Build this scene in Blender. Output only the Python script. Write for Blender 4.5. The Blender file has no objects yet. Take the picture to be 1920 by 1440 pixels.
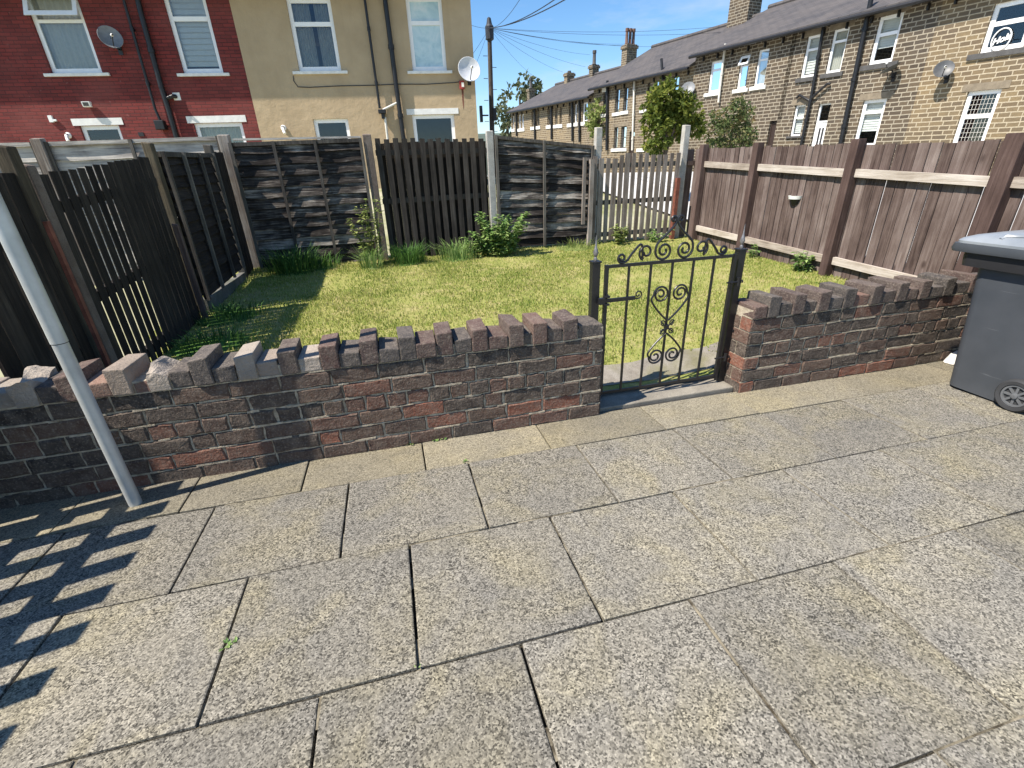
import bpy, bmesh, math, random
import numpy as np
from mathutils import Vector, Matrix, noise as mn
random.seed(7)
rng = np.random.default_rng(7)
R = math.radians
SC = bpy.context.scene
COL = SC.collection

# ------------------------------------------------------------------ camera
F_PX = 866.0                       # focal length in pixels of a 1920 px wide frame
YAW, PITCH, ROLL = R(13.6), R(24.9), R(-2.17)
CAM = Vector((0, 0, 1.40))
_f = Vector((math.sin(YAW)*math.cos(PITCH), math.cos(YAW)*math.cos(PITCH), -math.sin(PITCH)))
_r = Vector((math.cos(YAW), -math.sin(YAW), 0))
_u = _r.cross(_f)
C_R = math.cos(ROLL)*_r + math.sin(ROLL)*_u
C_U = -math.sin(ROLL)*_r + math.cos(ROLL)*_u
C_F = _f
cam = bpy.data.cameras.new('camera')
cam.sensor_width = 36.0
cam.lens = F_PX/1920*36.0
cam.clip_start = 0.05
cam.clip_end = 4000
camo = bpy.data.objects.new('camera', cam)
COL.objects.link(camo)
camo.matrix_world = Matrix(((C_R.x, C_U.x, -C_F.x, CAM.x), (C_R.y, C_U.y, -C_F.y, CAM.y),
                            (C_R.z, C_U.z, -C_F.z, CAM.z), (0, 0, 0, 1)))
SC.camera = camo

# ------------------------------------------------------------------ light
SUN_EL = 55.0
SUN_OFF = 13.0                     # the sun stands over the left side, this many degrees towards the viewer
to_sun = Vector((-math.cos(R(SUN_OFF))*math.cos(R(SUN_EL)), -math.sin(R(SUN_OFF))*math.cos(R(SUN_EL)), math.sin(R(SUN_EL))))
w = bpy.data.worlds.new('World'); SC.world = w; w.use_nodes = True
wn = w.node_tree.nodes; wl = w.node_tree.links
bg = wn['Background']
sky = wn.new('ShaderNodeTexSky'); sky.sky_type = 'NISHITA'; sky.sun_disc = False
sky.sun_elevation = R(SUN_EL)
sky.sun_rotation = math.atan2(to_sun.x, to_sun.y)
sky.altitude = 150; sky.air_density = 1.0; sky.dust_density = 0.15; sky.ozone_density = 2.5
hs = wn.new('ShaderNodeHueSaturation'); hs.inputs['Saturation'].default_value = 1.22
wl.new(sky.outputs[0], hs.inputs['Color'])
tcw = wn.new('ShaderNodeTexCoord'); mpw = wn.new('ShaderNodeMapping'); mpw.inputs['Scale'].default_value = (2.2, 2.2, 9.0)
nzw = wn.new('ShaderNodeTexNoise'); nzw.inputs['Scale'].default_value = 1.6; nzw.inputs['Detail'].default_value = 7; nzw.inputs['Roughness'].default_value = .62
crw = wn.new('ShaderNodeValToRGB'); crw.color_ramp.elements[0].position = .50; crw.color_ramp.elements[0].color = (0, 0, 0, 1); crw.color_ramp.elements[1].position = .80; crw.color_ramp.elements[1].color = (.5, .5, .5, 1)
mxw = wn.new('ShaderNodeMix'); mxw.data_type = 'RGBA'; mxw.inputs[7].default_value = (4.6, 4.8, 5.1, 1)     # thin high cloud
wl.new(tcw.outputs['Generated'], mpw.inputs['Vector']); wl.new(mpw.outputs[0], nzw.inputs['Vector']); wl.new(nzw.outputs[0], crw.inputs[0])
wl.new(crw.outputs[0], mxw.inputs[0]); wl.new(hs.outputs[0], mxw.inputs[6]); wl.new(mxw.outputs[2], bg.inputs[0])
bg.inputs[1].default_value = 0.105
sl = bpy.data.lights.new('sun', 'SUN'); sl.energy = 5.0; sl.angle = R(0.5); sl.color = (1, 0.925, 0.82)
so = bpy.data.objects.new('sun', sl); COL.objects.link(so)
so.rotation_euler = to_sun.to_track_quat('Z', 'Y').to_euler()
so.location = (-20, -5, 30)
SC.view_settings.view_transform = 'Standard'
SC.view_settings.look = 'None'
SC.view_settings.exposure = 0.90
SC.view_settings.gamma = 1
SC.render.engine = 'CYCLES'
SC.cycles.max_bounces = 6
SC.cycles.transparent_max_bounces = 12

# ------------------------------------------------------------------ pixel rays (photo of 1920 x 1440)
def ray(px, py):
    return (C_R*((px-960)/F_PX) - C_U*((py-720)/F_PX) + C_F).normalized()
def hit(px, py, p0, n):
    d = ray(px, py); n = Vector(n)
    return CAM + d*((Vector(p0)-CAM).dot(n)/d.dot(n))
def at_y(px, py, Y):
    return hit(px, py, (0, Y, 0), (0, 1, 0))
def patio_z(x, y): return -0.031*y - 0.005*x
def lawn_z(x, y): return 0.03 + max(0, y-2.7)*0.039

# ------------------------------------------------------------------ objects
ORG = {}
def tag(o, label=None, cat=None, group=None, kind=None):
    if label: o['label'] = label
    if cat: o['category'] = cat
    if group: o['group'] = group
    if kind: o['kind'] = kind
    return o
def thing(name, loc, label, cat, group=None):
    o = bpy.data.objects.new(name, None); COL.objects.link(o)
    o.empty_display_size = 0.1
    o.location = loc; ORG[o] = Vector(loc)
    return tag(o, label, cat, group)
def copy_tree(o, parent=None):
    c = o.copy(); COL.objects.link(c)
    if parent: c.parent = parent
    for ch in list(o.children): copy_tree(ch, c)
    return c

class Fr:
    """a vertical plane: origin, direction along, outward normal (towards the viewer), optional slope"""
    def __init__(s, o, d, n, k=0.0):
        s.o = Vector((o[0], o[1], 0)); s.d = Vector((d[0], d[1], 0)).normalized(); s.n = Vector((n[0], n[1], 0)).normalized(); s.k = k
        s.open = []
    def pt(s, u, z, off=0.0):
        return s.o + s.d*u + s.n*off + Vector((0, 0, z + s.k*u))
    def px(s, x, y, off=0.0):
        p = hit(x, y, s.o + s.n*off, s.n); u = (p-s.o).dot(s.d)
        return u, p.z - s.k*u

class MB:
    def __init__(s): s.v = []; s.f = []; s.r = []; s.rnd = None
    def _rn(s): return random.random() if s.rnd is None else s.rnd
    def poly(s, pts, r=None):
        b = len(s.v); s.v += [tuple(p) for p in pts]; s.f.append(tuple(range(b, b+len(pts)))); s.r.append(s._rn() if r is None else r)
    def hexa(s, p, r=None):            # p: 4 bottom (ccw from outside below..) + 4 top
        r = s._rn() if r is None else r
        b = len(s.v); s.v += [tuple(q) for q in p]
        for f in ((3, 2, 1, 0), (4, 5, 6, 7), (0, 1, 5, 4), (1, 2, 6, 5), (2, 3, 7, 6), (3, 0, 4, 7)):
            s.f.append(tuple(b+i for i in f)); s.r.append(r)
    def box(s, x0, x1, y0, y1, z0, z1, r=None):
        s.hexa([(x0, y0, z0), (x1, y0, z0), (x1, y1, z0), (x0, y1, z0), (x0, y0, z1), (x1, y0, z1), (x1, y1, z1), (x0, y1, z1)], r)
    def fbox(s, F, u0, u1, z0, z1, o0, o1, r=None, zb=None):
        # box on a facade frame; z0/z1 may be pairs (at u0, at u1)
        a0, a1 = z0 if isinstance(z0, tuple) else (z0, z0)
        b0, b1 = z1 if isinstance(z1, tuple) else (z1, z1)
        s.hexa([F.pt(u0, a0, o0), F.pt(u1, a1, o0), F.pt(u1, a1, o1), F.pt(u0, a0, o1),
                F.pt(u0, b0, o0), F.pt(u1, b1, o0), F.pt(u1, b1, o1), F.pt(u0, b0, o1)], r)
    def bar(s, p, q, wx, wy, side=None, r=None):
        p = Vector(p); q = Vector(q); d = (q-p).normalized()
        a = (side if side else (Vector((0, 0, 1)) if abs(d.z) < .9 else Vector((1, 0, 0))))
        a = (a - d*a.dot(d)).normalized()*(wx/2); c = d.cross(a).normalized()*(wy/2)
        s.hexa([p-a-c, p+a-c, p+a+c, p-a+c, q-a-c, q+a-c, q+a+c, q-a+c], r)
    def tube(s, pts, rad, seg=8, r=None, cap=True):
        pts = [Vector(p) for p in pts]; r = s._rn() if r is None else r
        n = len(pts); b = len(s.v)
        t0 = (pts[1]-pts[0]).normalized()
        a = t0.orthogonal().normalized()
        for i, p in enumerate(pts):
            t = (pts[min(i+1, n-1)]-pts[max(i-1, 0)]).normalized()
            a = (a - t*a.dot(t)).normalized(); c = t.cross(a)
            rr = rad[i] if isinstance(rad, (list, tuple)) else rad
            for k in range(seg):
                ang = 2*math.pi*k/seg
                s.v.append(tuple(p + a*math.cos(ang)*rr + c*math.sin(ang)*rr))
        for i in range(n-1):
            for k in range(seg):
                k2 = (k+1) % seg
                s.f.append((b+i*seg+k, b+i*seg+k2, b+(i+1)*seg+k2, b+(i+1)*seg+k)); s.r.append(r)
        if cap:
            s.f.append(tuple(b+k for k in reversed(range(seg)))); s.r.append(r)
            s.f.append(tuple(b+(n-1)*seg+k for k in range(seg))); s.r.append(r)
    def lathe(s, c, axis, prof, seg=20, r=None):   # prof: list of (along, radius)
        c = Vector(c); axis = Vector(axis).normalized()
        a = axis.orthogonal().normalized(); d = axis.cross(a); b = len(s.v); r = s._rn() if r is None else r
        for (h, q) in prof:
            for k in range(seg):
                t = 2*math.pi*k/seg; s.v.append(tuple(c+axis*h+(a*math.cos(t)+d*math.sin(t))*max(q, 1e-4)))
        for i in range(len(prof)-1):
            for k in range(seg):
                k2 = (k+1) % seg
                s.f.append((b+i*seg+k, b+i*seg+k2, b+(i+1)*seg+k2, b+(i+1)*seg+k)); s.r.append(r)
    def build(s, name, mat, parent=None, bevel=0, smooth=False, uv=None, seg=2, loc=None, jitter=0):
        me = bpy.data.meshes.new(name)
        off = ORG.get(parent, Vector((0, 0, 0))) if parent else (Vector(loc) if loc else Vector((0, 0, 0)))
        me.from_pydata([(v[0]-off.x, v[1]-off.y, v[2]-off.z) for v in s.v], [], s.f)
        at = me.attributes.new('rnd', 'FLOAT', 'FACE'); at.data.foreach_set('value', s.r)
        if uv:
            ul = me.uv_layers.new(name='UVMap')
            vs = [uv(Vector(v)) for v in s.v]
            arr = np.array([vs[l.vertex_index] for l in me.loops], dtype=np.float32).ravel()
            ul.data.foreach_set('uv', arr)
        if bevel:
            bm = bmesh.new(); bm.from_mesh(me)
            bmesh.ops.bevel(bm, geom=list(bm.edges), offset=bevel, segments=seg, affect='EDGES', profile=0.6, clamp_overlap=True)
            if jitter:
                for v in bm.verts:
                    nz = mn.noise_vector(Vector(v.co)*37)*jitter + mn.noise_vector(Vector(v.co)*9)*jitter
                    v.co += nz
            bm.to_mesh(me); bm.free()
        me.update()
        if smooth:
            me.polygons.foreach_set('use_smooth', [True]*len(me.polygons))
            try: me.set_sharp_from_angle(angle=R(40))
            except Exception: pass
        o = bpy.data.objects.new(name, me); COL.objects.link(o)
        me.materials.append(mat)
        if parent: o.parent = parent; ORG[o] = off
        elif loc: o.location = off; ORG[o] = off
        return o

# ------------------------------------------------------------------ materials
class NT:
    def __init__(s, name):
        s.m = bpy.data.materials.new(name); s.m.use_nodes = True
        s.t = s.m.node_tree; s.t.nodes.clear()
        s.out = s.t.nodes.new('ShaderNodeOutputMaterial')
    def n(s, typ, ins=None, **props):
        nd = s.t.nodes.new('ShaderNode'+typ)
        for k, v in props.items(): setattr(nd, k, v)
        for k, v in (ins or {}).items():
            if isinstance(v, bpy.types.NodeSocket): s.t.links.new(v, nd.inputs[k])
            elif v is not None:
                if isinstance(v, tuple) and len(v) == 3 and nd.inputs[k].type == 'RGBA': v = (*v, 1)
                nd.inputs[k].default_value = v
        return nd
    def coord(s, which='Object', scale=None, add=None):
        c = s.n('TexCoord').outputs[which]
        if add is not None: c = s.n('VectorMath', {0: c, 1: add}, operation='ADD').outputs[0]
        if scale: c = s.n('VectorMath', {0: c, 1: scale}, operation='MULTIPLY').outputs[0]
        return c
    def noise(s, vec, scale, detail=3, rough=.55, dist=0):
        return s.n('TexNoise', {'Vector': vec, 'Scale': scale, 'Detail': detail, 'Roughness': rough, 'Distortion': dist}).outputs[0]
    def ramp(s, f, stops, interp='LINEAR'):
        nd = s.n('ValToRGB', {0: f}); cr = nd.color_ramp; cr.interpolation = interp
        while len(cr.elements) < len(stops): cr.elements.new(0.5)
        for e, (p, c) in zip(cr.elements, stops):
            e.position = p; e.color = (*c, 1) if isinstance(c, tuple) else (c, c, c, 1)
        return nd.outputs[0]
    def mix(s, f, a, b, blend='MIX'):
        return s.n('Mix', {0: f, 6: a, 7: b}, data_type='RGBA', blend_type=blend).outputs[2]
    def math(s, op, a, b=0.0, c=None):
        ins = {0: a, 1: b}
        if c is not None: ins[2] = c
        return s.n('Math', ins, operation=op).outputs[0]
    def rnd(s): return s.n('Attribute', attribute_name='rnd').outputs['Fac']
    def bump(s, h, strength=.3, dist=.01):
        return s.n('Bump', {'Height': h, 'Strength': strength, 'Distance': dist}).outputs[0]
    def fin(s, col, rough=.8, normal=None, metallic=0, spec=.3, extra=None):
        ins = {'Base Color': col, 'Roughness': rough, 'Metallic': metallic, 'Specular IOR Level': spec}
        if normal is not None: ins['Normal'] = normal
        ins.update(extra or {})
        b = s.n('BsdfPrincipled', ins); s.t.links.new(b.outputs[0], s.out.inputs[0]); return s.m

MT = {}
def plain(name, col, rough=.5, metallic=0, spec=.4, var=.15, vs=8, bump=.0):
    t = NT(name); c = t.coord()
    nz = t.noise(c, vs, 4)
    col2 = t.mix(t.ramp(nz, [(.3, 0.0), (.75, 1.0)]), tuple(x*(1-var) for x in col), tuple(min(1, x*(1+var)) for x in col))
    nr = t.bump(t.noise(c, vs*12, 3), bump, .01) if bump else None
    MT[name] = t.fin(col2, rough, nr, metallic, spec); return MT[name]

plain('white_upvc', (.86, .86, .86), .35, var=.04)
plain('white_stone', (.72, .71, .68), .75, var=.12)
plain('black_iron', (.014, .014, .016), .35, spec=.5, var=.3, vs=40, bump=.12)
plain('black_pipe', (.013, .013, .015), .4, var=.3)
plain('white_pipe', (.62, .60, .55), .5, var=.15)
plain('dark_room', (.03, .03, .035), .9)
plain('grey_dish', (.20, .21, .22), .45, var=.15)
plain('white_dish', (.55, .56, .58), .4, var=.1)
plain('dark_stone', (.075, .073, .072), .8, var=.25)
plain('aluminium', (.50, .52, .51), .45, metallic=.35, var=.16, vs=9)
plain('rust_red', (.19, .065, .042), .75, var=.45, vs=14)
plain('tyre', (.035, .036, .038), .75, var=.2)
plain('hub_grey', (.11, .115, .12), .5, var=.15)
plain('white_plastic', (.78, .78, .76), .4, var=.05)
plain('black_plastic', (.02, .02, .022), .5)
plain('alarm_red', (.35, .05, .04), .5)
plain('curtain', (.56, .54, .49), .95, var=.1)
plain('net', (.60, .57, .50), .95, var=.05)
plain('grey_curtain', (.42, .41, .36), .95, var=.15)
plain('blind', (.76, .74, .69), .7, var=.04)
plain('stone_lint', (.20, .165, .12), .9, var=.25, vs=6, bump=.3)
plain('dark_dish', (.085, .088, .092), .45, var=.2)
plain('teal', (.16, .36, .38), .7)
plain('hills_green', (.10, .13, .10), 1, var=.45, vs=.02)
plain('bark', (.10, .08, .06), .95, var=.3, vs=20, bump=.4)
plain('cable', (.03, .035, .045), .6)
plain('pole_wood', (.075, .062, .05), .9, var=.4, vs=6, bump=.4)
plain('terracotta', (.15, .085, .065), .85, var=.2)
plain('road_pale', (.50, .49, .47), .95, var=.12, vs=3, bump=.2)
plain('stone_lump', (.62, .60, .56), .9, var=.15, vs=20, bump=.4)
plain('white_door', (.78, .79, .80), .35, var=.03)
plain('brown_door', (.035, .022, .018), .6)

def m_glass():
    t = NT('glass')
    g = t.n('BsdfGlossy', {'Color': (.82, .9, 1.0), 'Roughness': .015})
    tr = t.n('BsdfTransparent', {'Color': (.82, .87, .88)})
    fr = t.n('Fresnel', {'IOR': 1.5}).outputs[0]
    f = t.math('MINIMUM', t.math('ADD', t.math('MULTIPLY', fr, 1.15), .02), 1.0)
    mx = t.n('MixShader', {0: f, 1: tr.outputs[0], 2: g.outputs[0]})
    t.t.links.new(mx.outputs[0], t.out.inputs[0]); MT['glass'] = t.m
m_glass()
def m_frost():
    t = NT('frosted_film'); c = t.coord()
    v = t.ramp(t.noise(c, 3.0, 4, .6, .6), [(.35, (.34, .50, .56)), (.55, (.50, .64, .68)), (.7, (.62, .70, .72))])
    MT['frost'] = t.fin(v, .25, t.bump(t.noise(c, 5, 2), .5, .03), spec=.6)
m_frost()

def m_garden_brick(name, dark):
    t = NT(name); c = t.coord(); r = t.rnd()
    base = t.ramp(r, [(0, (.036, .030, .027)), (.2, (.070, .052, .042)), (.38, (.050, .038, .033)), (.5, (.105, .064, .046)), (.64, (.075, .050, .040)),
                      (.78, (.145, .062, .042)), (.9, (.21, .075, .045)), (1, (.12, .060, .045))])
    if dark:
        base = t.ramp(r, [(0, (.042, .038, .037)), (.25, (.085, .075, .070)), (.45, (.050, .044, .043)), (.6, (.10, .058, .050)), (.72, (.070, .060, .055)), (.80, (.22, .11, .08)), (.86, (.30, .26, .215)), (1, (.40, .345, .29))])
    n1 = t.noise(c, 18, 4, .6); n2 = t.noise(c, 95, 3, .6)
    col = t.mix(t.ramp(n1, [(.35, 0.0), (.7, .75)]), base, t.mix(.5, base, (.24, .20, .16)))
    col = t.mix(t.ramp(n2, [(.52, 0.0), (.70, .6)]), col, (.27, .225, .18))
    col = t.mix(t.ramp(t.noise(c, 6, 3), [(.5, 0.0), (.75, .35 if not dark else .3)]), col, (.03, .028, .026))
    bp = t.bump(t.math('ADD', t.noise(c, 60, 4, .7), t.math('MULTIPLY', n1, .8)), .75, .014)
    MT[name] = t.fin(col, .88, bp, spec=.25)
m_garden_brick('garden_brick', False); m_garden_brick('coping_brick', True)
def m_mortar():
    t = NT('mortar'); c = t.coord()
    col = t.ramp(t.noise(c, 22, 4, .65), [(.3, (.20, .17, .125)), (.5, (.40, .345, .26)), (.72, (.54, .475, .365))])
    MT['mortar'] = t.fin(col, .95, t.bump(t.noise(c, 110, 4, .7), .8, .008), spec=.1)
m_mortar()

def m_slab(name, a, b, spk, moss):
    t = NT(name); r = t.rnd()
    off = t.n('CombineXYZ', {0: t.math('MULTIPLY', r, 37.0), 1: t.math('MULTIPLY', r, 91.0)}).outputs[0]
    c0 = t.coord(); c = t.n('VectorMath', {0: c0, 1: off}, operation='ADD').outputs[0]
    blot = t.noise(c, 2.4, 5, .62)
    col = t.mix(t.ramp(blot, [(.34, 0.0), (.66, 1.0)]), a, b)
    col = t.mix(t.ramp(t.noise(c, 3.3, 4, .6, .4), [(.46, 0.0), (.72, .6)]), col, moss)
    col = t.mix(t.ramp(t.noise(c0, 1.1, 4, .6), [(.42, 0.0), (.7, .5)]), col, (.145, .138, .125))
    tone = t.math('ADD', .87, t.math('MULTIPLY', r, .24))
    col = t.mix(1.0, col, t.n('CombineColor', {0: tone, 1: tone, 2: tone}).outputs[0], 'MULTIPLY')
    vo = t.n('TexVoronoi', {'Vector': c, 'Scale': 205.0, 'Randomness': 1.0})
    sp = t.n('SeparateColor', {0: vo.outputs['Color']}).outputs[0]
    vo2 = t.n('TexVoronoi', {'Vector': c, 'Scale': 82.0})
    sp2 = t.n('SeparateColor', {0: vo2.outputs['Color']}).outputs[1]
    dk = t.ramp(sp, [(.0, .22), (.18, .40), (.34, .84), (.60, 1.02), (.80, 1.32), (1, 1.75)])
    wear = t.ramp(t.noise(c, 4.2, 3), [(.25, .62*spk), (.6, spk)])
    col = t.mix(wear, col, t.mix(1.0, col, dk, 'MULTIPLY'))
    big = t.ramp(sp2, [(.0, .45), (.06, .55), (.09, 1.0), (.95, 1.0), (1, 1.25)])
    col = t.mix(t.math('MULTIPLY', wear, .75), col, t.mix(1.0, col, big, 'MULTIPLY'))
    dots = t.n('TexVoronoi', {'Vector': c, 'Scale': 7.0}).outputs['Distance']
    col = t.mix(t.ramp(dots, [(.018, .8), (.032, 0.0)]), col, (.03, .028, .025))
    h = t.math('ADD', t.math('MULTIPLY', sp, .5), t.noise(c, 260, 3, .7))
    MT[name] = t.fin(col, .9, t.bump(h, .45, .006), spec=.25)
m_slab('slab', (.220, .200, .158), (.175, .163, .138), 1.0, (.262, .226, .132))
m_slab('edge_slab', (.24, .212, .15), (.185, .165, .12), .7, (.28, .24, .145))
def m_soil():
    t = NT('soil'); c = t.coord()
    MT['soil'] = t.fin(t.ramp(t.noise(c, 30, 4), [(.3, (.02, .017, .013)), (.7, (.07, .058, .04))]), 1, spec=.1)
    t = NT('pale_sand'); c = t.coord()
    MT['sand'] = t.fin(t.ramp(t.noise(c, 14, 5, .7), [(.38, (.05, .042, .03)), (.52, (.17, .15, .11)), (.72, (.28, .245, .18))]), 1, t.bump(t.noise(c, 120, 3), .6, .006), spec=.1)
m_soil()

def m_wood(name, stops, axis, rough=.88, grain=.5, knots=False, sc=1.0):
    t = NT(name); r = t.rnd()
    off = t.n('CombineXYZ', {0: t.math('MULTIPLY', r, 17.0), 1: t.math('MULTIPLY', r, 31.0), 2: t.math('MULTIPLY', r, 53.0)}).outputs[0]
    s = {'z': (38*sc, 38*sc, 2.2*sc), 'y': (38*sc, 2.2*sc, 38*sc), 'x': (2.2*sc, 38*sc, 38*sc)}[axis]
    c0 = t.n('VectorMath', {0: t.coord(), 1: off}, operation='ADD').outputs[0]
    c = t.n('VectorMath', {0: c0, 1: s}, operation='MULTIPLY').outputs[0]
    g = t.noise(c, 1.0, 5, .65, .6)
    big = t.noise(c0, 2.6, 4, .6)
    f = t.math('ADD', t.math('MULTIPLY', g, .55), t.math('ADD', t.math('MULTIPLY', big, .40), t.math('MULTIPLY', t.math('SUBTRACT', r, .5), .16)))
    col = t.ramp(f, stops)
    if knots:
        k = t.n('TexVoronoi', {'Vector': t.n('VectorMath', {0: c0, 1: (4.5, 4.5, 2.4)}, operation='MULTIPLY').outputs[0], 'Scale': 1.0}).outputs['Distance']
        col = t.mix(t.ramp(k, [(.05, .8), (.12, 0.0)]), col, stops[0][1])
    MT[name] = t.fin(col, rough, t.bump(g, grain, .01), spec=.2)
DK = [(.30, (.011, .009, .008)), (.48, (.026, .021, .018)), (.62, (.052, .043, .035)), (.78, (.12, .10, .08))]
m_wood('wood_slat', [(.30, (.020, .017, .015)), (.48, (.050, .042, .036)), (.62, (.085, .073, .063)), (.8, (.16, .14, .12))], 'z')
m_wood('wood_slat_dark', DK, 'z')
LAP = [(.35, (.014, .011, .010)), (.45, (.040, .033, .029)), (.52, (.12, .104, .09)), (.60, (.34, .305, .265)), (.74, (.56, .52, .46))]  # weathered grain, contrast pushed to carry sunlit streaks and board shadows in the colour
m_wood('wood_lap_x', LAP, 'x', sc=1.5)
m_wood('wood_lap_y', [(.3, (.012, .009, .008)), (.5, (.028, .022, .019)), (.66, (.05, .040, .034)), (.85, (.10, .085, .07))], 'y')
m_wood('wood_pale_x', [(.34, (.14, .125, .12)), (.46, (.32, .295, .27)), (.58, (.52, .48, .43)), (.75, (.62, .58, .53))], 'x')
m_wood('wood_pale_y', [(.3, (.16, .125, .10)), (.45, (.34, .29, .24)), (.62, (.50, .45, .40)), (.8, (.58, .54, .49))], 'y')
m_wood('wood_brown', [(.30, (.044, .029, .025)), (.45, (.105, .075, .065)), (.58, (.165, .127, .113)), (.76, (.29, .24, .215))], 'z', knots=True)
m_wood('wood_post', [(.3, (.045, .028, .024)), (.5, (.095, .062, .054)), (.75, (.18, .135, .12))], 'z')
m_wood('wood_grey', [(.28, (.085, .062, .048)), (.45, (.19, .155, .13)), (.6, (.30, .265, .235)), (.8, (.42, .39, .36))], 'z')
m_wood('wood_greydark', [(.28, (.035, .03, .027)), (.45, (.085, .075, .065)), (.6, (.16, .145, .125)), (.8, (.30, .27, .24))], 'z')
m_wood('wood_mossy', [(.3, (.03, .024, .018)), (.5, (.085, .068, .046)), (.75, (.20, .165, .11))], 'z')
def m_conc(name, a, b, moss=None):
    t = NT(name); c = t.coord()
    col = t.ramp(t.noise(c, 7, 5, .65), [(.3, a), (.7, b)])
    if moss: col = t.mix(t.ramp(t.noise(c, 4, 4), [(.45, 0.0), (.65, .7)]), col, moss)
    sp = t.noise(c, 170, 3, .6)
    col = t.mix(t.ramp(sp, [(.52, 0.0), (.68, .6)]), col, tuple(x*.45 for x in a))
    MT[name] = t.fin(col, .92, t.bump(t.noise(c, 90, 4, .7), .5, .01), spec=.2)
m_conc('concrete_post', (.33, .31, .28), (.52, .50, .46))
m_conc('concrete_brown', (.13, .10, .082), (.24, .195, .165), (.11, .08, .065))
m_conc('concrete_dark', (.10, .095, .085), (.21, .20, .18), (.09, .10, .07))
m_conc('path_dirt', (.17, .15, .125), (.30, .275, .235), (.16, .15, .07))
m_conc('threshold', (.17, .155, .13), (.28, .255, .21))

def m_house_brick():
    t = NT('red_brick'); uv = t.n('UVMap', uv_map='UVMap').outputs[0]
    br = t.n('TexBrick', {'Vector': uv, 'Color1': (.20, .032, .028), 'Color2': (.125, .023, .021), 'Mortar': (.07, .020, .019), 'Scale': 1.0, 'Mortar Size': .009,
                          'Mortar Smooth': .3, 'Bias': 0.0, 'Brick Width': .27, 'Row Height': .083})
    nz = t.noise(uv, 1.2, 4)
    col = t.mix(t.ramp(nz, [(.4, 0.0), (.7, .5)]), br.outputs[0], (.21, .06, .052))
    fn = t.noise(uv, 6, 4, .7)
    col = t.mix(t.ramp(fn, [(.66, 0.0), (.74, .5)]), col, (.36, .20, .18))
    MT['red_brick'] = t.fin(col, .8, t.bump(t.math('SUBTRACT', t.math('MULTIPLY', t.noise(uv, 30, 3), .4), br.outputs[1]), .6, .012))
m_house_brick()
def m_render():
    t = NT('cream_render'); c = t.n('UVMap', uv_map='UVMap').outputs[0]
    col = t.ramp(t.noise(c, .9, 5, .6), [(.3, (.38, .285, .178)), (.7, (.485, .372, .24))])
    st = t.noise(t.n('VectorMath', {0: c, 1: (3.0, .5, 1)}, operation='MULTIPLY').outputs[0], 1.0, 5, .6)
    col = t.mix(t.ramp(st, [(.5, 0.0), (.72, .35)]), col, (.33, .25, .16))
    h = t.math('ADD', t.noise(c, 5, 4, .6), t.math('MULTIPLY', t.noise(c, 60, 3), .25))
    MT['render'] = t.fin(col, .9, t.bump(h, .5, .03), spec=.15)
m_render()
def m_stone(name, c1, c2, mort, bw=.25, rh=.118):
    t = NT(name); uv = t.n('UVMap', uv_map='UVMap').outputs[0]
    wob = t.n('VectorMath', {0: uv, 1: t.n('VectorMath', {0: t.n('TexNoise', {'Vector': uv, 'Scale': 2.2, 'Detail': 2.0}).outputs['Color'], 1: (.06, .022, 0)}, operation='MULTIPLY').outputs[0]}, operation='ADD').outputs[0]
    br = t.n('TexBrick', {'Vector': wob, 'Color1': c1, 'Color2': c2, 'Mortar': mort, 'Scale': 1.0, 'Mortar Size': .016, 'Mortar Smooth': .15, 'Bias': -.1,
                          'Brick Width': bw, 'Row Height': rh}, offset_frequency=2, squash=1.35, squash_frequency=3)
    dirt = t.noise(uv, .55, 4, .6)
    col = t.mix(t.ramp(dirt, [(.42, 0.0), (.68, .62)]), br.outputs[0], t.mix(br.outputs[1], (.085, .072, .06), tuple(x*.9 for x in mort)))
    fn = t.noise(uv, 22, 4, .65)
    col = t.mix(t.ramp(fn, [(.45, 0.0), (.8, .5)]), col, (.10, .085, .065))
    h = t.math('SUBTRACT', t.math('MULTIPLY', t.noise(uv, 16, 4), .6), br.outputs[1])
    MT[name] = t.fin(col, .92, t.bump(h, .7, .025), spec=.15)
m_stone('stone_dark', (.125, .095, .064), (.058, .046, .036), (.34, .30, .235))
m_stone('stone_light', (.235, .175, .10), (.135, .10, .065), (.41, .35, .255))
m_stone('stone_mid', (.225, .17, .105), (.12, .092, .064), (.37, .32, .24))
def m_slate():
    t = NT('slate'); uv = t.n('UVMap', uv_map='UVMap').outputs[0]
    br = t.n('TexBrick', {'Vector': uv, 'Color1': (.092, .084, .082), 'Color2': (.062, .058, .060), 'Mortar': (.035, .032, .034), 'Scale': 1.0, 'Mortar Size': .012,
                          'Brick Width': .35, 'Row Height': .22})
    col = t.mix(t.ramp(t.noise(uv, .7, 4), [(.4, 0.0), (.7, .6)]), br.outputs[0], (.115, .10, .092))
    MT['slate'] = t.fin(col, .75, t.bump(t.math('SUBTRACT', 1.0, br.outputs[1]), .5, .02))
m_slate()
def m_leaf(name, stops, tr=.35):
    t = NT(name); r = t.rnd(); c = t.coord()
    f = t.math('ADD', t.math('MULTIPLY', r, .75), t.math('MULTIPLY', t.noise(c, 3, 3), .25))
    col = t.ramp(f, stops)
    d = t.n('BsdfPrincipled', {'Base Color': col, 'Roughness': .6, 'Specular IOR Level': .25})
    tl = t.n('BsdfTranslucent', {'Color': col})
    mx = t.n('MixShader', {0: tr, 1: d.outputs[0], 2: tl.outputs[0]})
    t.t.links.new(mx.outputs[0], t.out.inputs[0]); MT[name] = t.m
m_leaf('leaf_tree', [(.1, (.035, .055, .010)), (.5, (.105, .14, .022)), (.9, (.27, .28, .05))])
m_leaf('leaf_bush', [(.1, (.03, .055, .02)), (.5, (.11, .15, .05)), (.75, (.19, .17, .07)), (.95, (.28, .15, .08))])
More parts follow.
